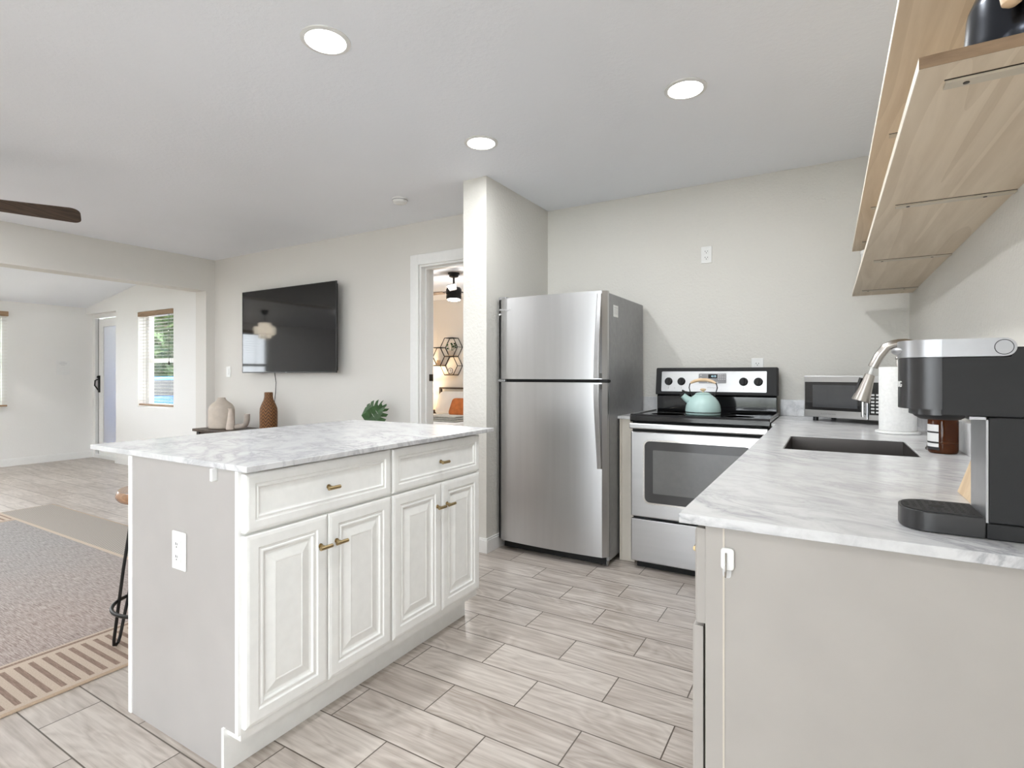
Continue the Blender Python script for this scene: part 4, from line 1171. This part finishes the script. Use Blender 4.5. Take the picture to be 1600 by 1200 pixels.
# monstera leaf in a small vase
t = thing('potted_leaf', 'single green split leaf in a small white vase at the right end of the console', 'plant', (-3.40, 3.33, CZ))
build('vase', M().lathe([(0, 0), (0.04, 0), (0.05, 0.03), (0.045, 0.08), (0.02, 0.11), (0.02, 0.125), (0.015, 0.125), (0.015, 0.1), (0, 0.09)], n=32), 'white', t, smooth=True)
build('stem', M().tube([(0, 0, 0.08), (0.005, -0.005, 0.14), (0.01, -0.01, 0.19)], 0.003, 8), 'leaf', t, smooth=True)
ax = Vector((0.185, 0.06, 0.155)).normalized()
sd = Vector((-0.60, -0.05, 0.75))
sd = (sd - ax * sd.dot(ax)).normalized()
nn = ax.cross(sd)
m = M()
base = Vector((0.01, -0.01, 0.185))
def lf(a, b, c=0.0):
    return base + ax * a + sd * b + nn * c
lobes = [(-0.03, 0.02, 0.105, 0.045), (0.02, 0.055, 0.115, 0.075), (0.06, 0.10, 0.11, 0.12), (0.105, 0.14, 0.085, 0.16), (0.145, 0.175, 0.05, 0.195)]
for s_ in (1, -1):
    for a0, a1, wdt, tip in lobes:
        q = [lf(a0, 0, .002), lf(a1, 0, .002), lf(a1 + .012, s_ * wdt * .55, .010), lf(tip + .018, s_ * wdt * .93, -.004), lf(tip - .012, s_ * wdt, -.006), lf(a0 + .0, s_ * wdt * .62, .008)]
        m.loft([q, [p + nn * 0.0012 for p in q]])
m.loft([[lf(0.14, -.022), lf(0.205, -.010, -.006), lf(0.215, .004, -.008), lf(0.14, .022)], [lf(0.14, -.022, .0012), lf(0.205, -.010, -.0048), lf(0.215, .004, -.0068), lf(0.14, .022, .0012)]])
m.tube([lf(-0.03, 0), lf(0.2, 0, -.004)], 0.0022, 6)
build('leaf', m, 'leaf', t)

# ================================================================== RUG, STOOL, CEILING FAN
rx0, rx1, ry0, ry1 = -6.07, -2.443, -0.42, 2.07
MT['rug'] = rug_mat(rx0, rx1, ry0, ry1)
o = build('rug', M().box(rx0, rx1, ry0, ry1, 0.0005, 0.009), 'rug', None, ((rx0 + rx1) / 2, (ry0 + ry1) / 2, 0), bevel=0.003)
tag(o, 'large brown and grey flat-woven rug with striped end bands left of the island', 'rug')

SX, SY = -2.474, 1.225
t = thing('bar_stool', 'wooden-seat bar stool on black hairpin legs behind the near end of the island', 'stool', (SX, SY, 0.009), math.radians(30.58))
build('seat', M().lathe([(0, 0.640), (0.135, 0.640), (0.155, 0.646), (0.166, 0.660), (0.166, 0.676), (0.158, 0.690), (0.13, 0.690), (0, 0.684)], n=48), 'seatwood', t, smooth=True, ang=60)
build('mounting_plate', M().cyl((0, 0, 0.632), (0, 0, 0.642), 0.10), 'blackmetal', t)
for a in (180, 300, 60):
    c_, s_ = math.cos(math.radians(a)), math.sin(math.radians(a))
    def P(rad, tan, z): return (c_ * rad - s_ * tan, s_ * rad + c_ * tan, z)
    b_ = 0.202
    pts = [P(0.088, -0.052, 0.636), P(0.144, -0.036, 0.35), P(b_ - .004, -0.018, 0.035), P(b_, -0.013, 0.012), P(b_ + .001, 0, 0.0068), P(b_, 0.013, 0.012), P(b_ - .004, 0.018, 0.035), P(0.144, 0.036, 0.35), P(0.088, 0.052, 0.636)]
    build('leg', M().tube(pts, 0.0065, 12), 'blackmetal', t, smooth=True)
build('foot_ring', M().tube([(0.178 * math.cos(2 * PI * i / 48), 0.178 * math.sin(2 * PI * i / 48), 0.205) for i in range(48)], 0.0075, 12, closed=True), 'blackmetal', t, smooth=True)

def blade_mesh(r0, r1, wd, th=0.008, pitch=14, tipr=0.05):
    P = [(r0, -wd * .36), (r1 - tipr, -wd / 2)] + [(r1 - tipr + tipr * math.cos(math.radians(a)), -wd / 2 + tipr + tipr * math.sin(math.radians(a))) for a in range(-75, 1, 15)]
    P += [(r1 - tipr * .8 + tipr * .8 * math.cos(math.radians(a)), wd / 2 - tipr * .8 + tipr * .8 * math.sin(math.radians(a))) for a in range(0, 91, 15)] + [(r0, wd * .36)]
    m = M().prism(P, 'z', -th / 2, th / 2)
    return m.xf(Matrix.Rotation(math.radians(pitch), 4, 'X'))

def fan(name, label, loc, n, r1, ang0, drop, blade_mat, wd, pitch, body='bronze', light=True, lens='fanlens'):
    t = thing(name, label, 'ceiling fan', loc)
    build('canopy', M().lathe([(0, 0), (0.075, 0), (0.075, -0.018), (0.062, -0.022), (0.058, -0.05), (0.03, -0.06), (0, -0.06)]), body, t, smooth=True)
    build('rod', M().cyl((0, 0, -0.055), (0, 0, -drop + 0.06), 0.0125), body, t, smooth=True)
    build('motor', M().lathe([(0, -drop + 0.085), (0.035, -drop + 0.085), (0.04, -drop + 0.06), (0.085, -drop + 0.045), (0.10, -drop + 0.02), (0.10, -drop - 0.035), (0.095, -drop - 0.05), (0, -drop - 0.05)]), body, t, smooth=True)
    if light:
        k = build('light_kit', M().lathe([(0, -drop - 0.05), (0.098, -drop - 0.055), (0.098, -drop - 0.10), (0.088, -drop - 0.105), (0, -drop - 0.105)]), body, t, smooth=True)
        build('lens', M().lathe([(0.088, -drop - 0.104), (0.080, -drop - 0.118), (0.045, -drop - 0.126), (0, -drop - 0.128)]), lens, k, smooth=True)
    for i in range(n):
        a = ang0 + 360.0 / n * i
        Rz = Matrix.Rotation(math.radians(a), 4, 'Z')
        b = build('blade', blade_mesh(0.15, r1, wd, pitch=pitch).xf(Matrix.Translation((0, 0, -drop - 0.01))).xf(Rz), blade_mat, t, bevel=0.002)
        build('blade_arm', M().box(0.07, 0.22, -0.018, 0.018, -0.004, 0.004).xf(Matrix.Translation((0, 0, -drop - 0.002))).xf(Rz), body, b)
    return t
fan('ceiling_fan', 'dark-bladed ceiling fan over the rug at the left edge', (-4.35, 0.985, CE), 3, 0.61, 66, 0.30, 'walnut', 0.155, -20, light=False)

for lx, ly, where, watts in ((-0.569, -0.6, 'behind the camera', 8), (-1.708, -0.6, 'over the room behind the camera', 4), 
                             (-4.6, 0.25, 'over the middle of the rug', FILL_LIVING), (-5.5, 0.6, 'nearest the sunroom opening', FILL_LIVING), (-5.2, -1.6, 'over the far left of the living area', FILL_LIVING)):
    downlight(lx, ly, 'added fill light shaped as a recessed ceiling light outside the picture, ' + where, watts)  # unseen lamps added to brighten the living side and the near fronts

for ly, where in ((0.1, 'at the near end of the sunroom'),):
    downlight(-7.6, ly, 'added fill light shaped as a recessed ceiling light outside the picture, ' + where, 24, 2.334)  # unseen lamp added to brighten the sunroom walls

# pendant lamp in the sunroom (seen mirrored in the television)
t = thing('pendant_lamp', 'tiered pendant lamp in the sunroom, mirrored in the television', 'pendant lamp', (-8.15, 1.30, 2.265))
build('canopy', M().lathe([(0, 0), (0.055, 0), (0.05, -0.04), (0.03, -0.075), (0, -0.08)]), 'black', t, smooth=True)
build('cord', M().cyl((0, 0, -0.07), (0, 0, -0.24), 0.004), 'black', t)
build('shade', M().lathe([(0.10, -0.215), (0.10, -0.28), (0.165, -0.285), (0.165, -0.405), (0.095, -0.41), (0.095, -0.475), (0.094, -0.475), (0.094, -0.409), (0.164, -0.404), (0.164, -0.286), (0.099, -0.279), (0.099, -0.215)]), 'pshade', t)

pl = bpy.data.lights.new('pendant_bulb', 'POINT')
pl.energy = 14
pl.color = (1.0, 0.95, 0.88)
pl.shadow_soft_size = 0.06
po = bpy.data.objects.new('pendant_bulb', pl)
COL.objects.link(po)
po.location = (-8.15, 1.30, 1.93)

# ================================================================== BLINDS
def blind(label, axis, a0, a1, z0, z1, c, n, sgn, hv=0.055, tilt=0.0):
    """axis: wall normal; slats open flat; c is the room-side plane, sgn points to the room"""
    ctr = ((a0 + a1) / 2, c, z1) if axis == 'y' else (c, (a0 + a1) / 2, z1)
    t = thing('window_blind', label, 'blind', ctr)
    B = (lambda m, p, q, d0, d1, r, s_: m.box(p, q, c + min(d0 * sgn, d1 * sgn), c + max(d0 * sgn, d1 * sgn), r, s_)) if axis == 'y' else (lambda m, p, q, d0, d1, r, s_: m.box(c + min(d0 * sgn, d1 * sgn), c + max(d0 * sgn, d1 * sgn), p, q, r, s_))
    build('valance', B(M(), a0 - .005, a1 + .005, -.02, .032, z1 - hv, z1), 'valance', t, world=True, bevel=0.003)
    m = M()
    step = (z1 - hv - z0 - 0.04) / n
    for i in range(n):
        z = z0 + 0.045 + step * (i + 0.5)
        B(m, a0 + .006, a1 - .006, -.018, .018, z - .0016, z + .0016)
    build('slats', m, 'slat', t, world=True)
    build('bottom_rail', B(M(), a0 + .004, a1 - .004, -.02, .02, z0, z0 + .022), 'valance', t, world=True, bevel=0.003)
    m = M()
    for f in (0.14, 0.86):
        q = a0 + (a1 - a0) * f
        B(m, q - .0015, q + .0015, .018, .0195, z0 + .02, z1 - hv)
        B(m, q - .0015, q + .0015, -.0195, -.018, z0 + .02, z1 - hv)
    build('ladder_cord', m, 'grey', t, world=True)
    q = a1 - 0.14 * (a1 - a0)
    m = M()
    B(m, q + .03, q + .033, .024, .027, z0 + (z1 - z0) * .46, z1 - hv)
    pc = Vector((q + .0315, c + .0255 * sgn, 0)) if axis == 'y' else Vector((c + .0255 * sgn, q + .0315, 0))
    m.lathe([(0, z0 + (z1 - z0) * .43), (0.011, z0 + (z1 - z0) * .43), (0.005, z0 + (z1 - z0) * .465), (0, z0 + (z1 - z0) * .466)], pc, n=12)
    build('pull_cord', m, 'bronze', t, world=True)
    return t
blind('narrow window blind with open slats on the wall beside the sunroom door', 'y', -7.625, -6.805, 0.79, 1.98, 3.505, 27, -1)
blind('wide window blind with a wooden valance on the far sunroom wall', 'x', 0.57, 2.62, 0.775, 1.99, -9.06, 27, 1, hv=0.06)

# ================================================================== BEDROOM
t = thing('bed', 'bed with a dark slatted metal headboard seen through the bedroom doorway', 'bed', (-5.0, 6.4, 0))
m = M()
for x in (-5.83, -4.25):
    m.box(x - .022, x + .022, 7.40, 7.44, 0, 0.965)
m.box(-5.83, -4.25, 7.40, 7.44, 0.935, 0.965).box(-5.83, -4.25, 7.40, 7.44, 0.82, 0.84).box(-5.83, -4.25, 7.40, 7.44, 0.6, 0.62)
build('headboard', m, 'walnut', t, world=True, bevel=0.003)
build('frame', M().box(-5.82, -4.26, 5.40, 7.42, 0.20, 0.27), 'blackmetal', t, world=True)
for x in (-5.78, -4.30):
    for y in (5.45, 6.4, 7.36):
        build('leg', M().box(x - .02, x + .02, y - .02, y + .02, 0, 0.2), 'blackmetal', t, world=True)
build('mattress', M().box(-5.80, -4.28, 5.40, 7.39, 0.27, 0.50), 'linen', t, world=True, bevel=0.05, seg=4)
build('duvet', M().box(-5.86, -4.22, 5.34, 6.98, 0.33, 0.545), 'linen', t, world=True, bevel=0.06, seg=5)

def cushion(name, mat, label, cat, c, w_, h_, d_, tilt, rz=0.0, group=None):
    n = 14
    rings = []
    for k in range(-6, 7):
        f = k / 6
        q = max(1e-3, (1 - abs(f) ** 2.2)) ** 0.42
        ring = []
        for j in range(4 * n):
            a = 2 * PI * j / (4 * n)
            ca, sa = math.cos(a), math.sin(a)
            e = 0.30
            px = math.copysign(abs(ca) ** e, ca)
            pz = math.copysign(abs(sa) ** e, sa)
            ring.append((px * w_ / 2 * (0.6 + 0.4 * q) * (1 if abs(f) < 1 else 0.0), f * d_ / 2, pz * h_ / 2 * (0.6 + 0.4 * q) * (1 if abs(f) < 1 else 0.0)))
        rings.append(ring)
    # puff: thickness falls towards the rim
    V = []
    m = M().loft(rings)
    mt = Matrix.Translation(c) @ Matrix.Rotation(rz, 4, 'Z') @ Matrix.Rotation(tilt, 4, 'X')
    m.xf(mt)
    lo = min(p.z for p in m.v)
    o = build(name, m, mat, None, (c[0], c[1], lo), smooth=True, ang=80)
    return tag(o, label, cat, group)
cushion('pillow', 'linen', 'white pillow leaning on the dark headboard', 'pillow', (-5.42, 7.24, 0.70), 0.66, 0.42, 0.17, math.radians(-24))
cushion('cushion', 'orange', 'orange velvet cushion in front of the white pillow', 'cushion', (-5.02, 6.92, 0.665), 0.42, 0.30, 0.13, math.radians(-28))
t = thing('folded_blanket', 'folded grey knitted blanket on the foot of the bed', 'blanket', (-4.55, 5.9, 0.545))
for i in range(3):
    build('fold', M().box(-0.235 + i * .01, 0.28 - i * .012, -0.16 + i * .006, 0.16 - i * .01, 0.001 + i * 0.026, 0.026 + i * 0.026), 'blanket', t, bevel=0.012, seg=3)

t = thing('nightstand', 'dark nightstand beside the bed in the bedroom', 'nightstand', (-6.10, 7.22, 0))
build('top', M().box(-6.36, -5.885, 7.0, 7.46, 0.545, 0.57), 'walnut', t, world=True, bevel=0.003)
build('body', M().box(-6.34, -5.90, 7.02, 7.46, 0.12, 0.545), 'walnut', t, world=True)
build('drawer', M().box(-6.33, -5.91, 7.008, 7.02, 0.33, 0.53), 'walnut', t, world=True, bevel=0.002)
for x in (-6.32, -5.92):
    for y in (7.04, 7.44):
        build('leg', M().cyl((x, y, 0), (x, y, 0.12), 0.014), 'walnut', t, world=True)
t = thing('table_lamp', 'glowing table lamp on the nightstand by the bedroom door frame', 'lamp', (-6.02, 7.23, 0.57))
build('base', M().lathe([(0, 0), (0.075, 0), (0.07, 0.012), (0.02, 0.02), (0.012, 0.05), (0.012, 0.30), (0, 0.30)]), 'bronze', t, smooth=True)
build('lamp_shade', M().lathe([(0.17, 0.30), (0.135, 0.53), (0.131, 0.53), (0.166, 0.30)], n=48), 'shade', t, smooth=True)
pl = bpy.data.lights.new('lamp_bulb', 'POINT')
pl.energy = 16
pl.color = (1.0, 0.76, 0.5)
pl.shadow_soft_size = 0.05
po = bpy.data.objects.new('lamp_bulb', pl)
COL.objects.link(po)
po.location = (-6.02, 7.23, 0.98)

def hexshelf(label, cx, cz, first=None):
    if first is None:
        t = thing('hexagon_shelf', label, 'wall shelf', (cx, 7.50, cz), 0, 'hexagonal wire wall shelves')
        R_ = 0.183
        P = [(R_ * math.cos(math.radians(60 * k)), R_ * math.sin(math.radians(60 * k))) for k in range(6)]
        for nm, y in (('front_frame', -0.15), ('back_frame', -0.008)):
            m = M()
            for k in range(6):
                a, b = P[k], P[(k + 1) % 6]
                m.tube([(a[0], y, a[1]), (b[0], y, b[1])], 0.006, 8)
            build(nm, m, 'blackmetal', t)
        m = M()
        for a in P:
            m.tube([(a[0], -0.15, a[1]), (a[0], -0.004, a[1])], 0.005, 8)
        build('cross_bars', m, 'blackmetal', t)
        z = P[4][1]
        build('shelf_board', M().box(-0.088, 0.088, -0.145, -0.004, z + .004, z + .018), 'maple', t)
        return t
    t = copy_tree(first)
    t['label'] = label
    t.location = (cx, 7.50, cz)
    ORG[t.name] = Vector(t.location)
    return t
h1 = hexshelf('hexagonal wire shelf holding the small leafy plant, topmost in the bedroom', -5.60, 1.655)
hexshelf('hexagonal wire shelf at lower left, half behind the bedroom door frame', -5.88, 1.495, h1)
hexshelf('hexagonal wire shelf holding the round clock, lowest in the bedroom', -5.60, 1.335, h1)
t = thing('potted_plant', 'tiny dark-leaved plant in a pale pot in the top hexagon shelf', 'plant', (-5.60, 7.42, 1.5146))
build('pot', M().lathe([(0, 0), (0.045, 0), (0.06, 0.075), (0.055, 0.078), (0.05, 0.06), (0, 0.06)], n=28), 'vase', t, smooth=True)
m = M()
rr = random.Random(3)
for i in range(9):
    a, e = rr.uniform(0, 2 * PI), rr.uniform(0.04, 0.10)
    tip = Vector((e * math.cos(a), e * 0.5 * math.sin(a), 0.10 + rr.uniform(0.01, 0.12)))
    m.tube([(0, 0, 0.06), tip * 0.6 + Vector((0, 0, 0.02)), tip], 0.002, 6)
    m.ball(tip, 0.024, 0.01, 0.014, 10, 6)
build('leaves', m, 'leaf', t, smooth=True)
t = thing('table_clock', 'small round clock standing in the lowest hexagon shelf', 'clock', (-5.62, 7.42, 1.1946))
build('rim', M().tube([(0.05 * math.cos(2 * PI * i / 32), 0, 0.054 + 0.05 * math.sin(2 * PI * i / 32)) for i in range(32)], 0.004, 8, closed=True), 'blackmetal', t, smooth=True)
build('dial', M().cyl((0, 0.008, 0.054), (0, -0.002, 0.054), 0.048), 'white', t)
build('hands', M().box(-0.002, 0.002, -0.004, -0.002, 0.054, 0.085).box(0, 0.024, -0.004, -0.002, 0.052, 0.056), 'black', t)
o = build('candle', M().lathe([(0, 0), (0.032, 0), (0.034, 0.004), (0.034, 0.08), (0.03, 0.082), (0, 0.076)], (-5.88, 7.42, 1.3546), n=24), 'maple', None, (-5.88, 7.42, 1.3546), smooth=True)
tag(o, 'small tan candle in the lower left hexagon shelf', 'candle')
fan('ceiling_fan', 'dark bronze ceiling fan in the bedroom seen through the doorway', (-4.187, 5.6, CE), 3, 0.60, 184, 0.235, 'walnut', 0.12, 12, body='blackmetal')
fl = bpy.data.lights.new('fan_bulb', 'POINT')
fl.energy = 30
fl.color = (1.0, 0.97, 0.93)
fl.shadow_soft_size = 0.09
fo = bpy.data.objects.new('fan_bulb', fl)
COL.objects.link(fo)
fo.location = (-4.187, 5.6, 2.05)

# ================================================================== OUTSIDE THE WINDOWS
def tree(label, x, y, h, r, seed):
    rr = random.Random(seed)
    t = thing('garden_tree', label, 'tree', (x, y, -0.14), 0, 'trees outside the sunroom')
    build('trunk', M().tube([(0, 0, 0), (0.05, 0.02, h * .3), (0, 0.05, h * .6)], [0.13, 0.10, 0.06], 10), 'bark', t, smooth=True)
    m = M()
    for i in range(1500):
        u_, v_ = rr.uniform(-1, 1), rr.uniform(0, 2 * PI)
        q = rr.uniform(0.55, 1.0)
        s_ = math.sqrt(1 - u_ * u_)
        p = Vector((r * q * s_ * math.cos(v_), r * q * s_ * math.sin(v_), h * .58 + h * .46 * q * u_))
        d = Vector((rr.uniform(-1, 1), rr.uniform(-1, 1), rr.uniform(-.6, .6))).normalized() * rr.uniform(.10, .2)
        e = d.orthogonal().normalized() * rr.uniform(.05, .09)
        m.add([p - d, p + e, p + d, p - e], [(0, 1, 2, 3)])
    build('crown', m, 'foliage', t)
tree('leafy tree outside the sunroom window, nearest the glass', -13.0, 6.7, 4.2, 1.2, 1)
tree('leafy tree farther behind the blue car', -18.5, 9.2, 5.5, 2.0, 2)
tree('leafy tree standing at the left of the window view', -15.6, 7.4, 4.6, 1.3, 3)
t = thing('parked_car', 'blue car parked outside, seen low in the sunroom window', 'car', (-10.9, 5.9, -0.14), math.radians(25))
body = [(-2.1, .35), (-2.15, .62), (-1.95, .82), (-1.1, .90), (-0.5, 1.28), (0.75, 1.30), (1.35, .95), (2.0, .88), (2.15, .62), (2.1, .35)]
build('body', M().prism(body, 'y', -0.85, 0.85), 'blue', t, bevel=0.07, seg=3)
build('side_window', M().prism([(-0.95, .93), (-0.45, 1.22), (0.68, 1.23), (1.15, .95)], 'y', -0.856, 0.856), 'black_gloss', t)
for x in (-1.35, 1.35):
    for y in (-0.78, 0.78):
        build('wheel', M().cyl((x, y - .1, .32), (x, y + .1, .32), 0.32), 'rubber', t, smooth=True)
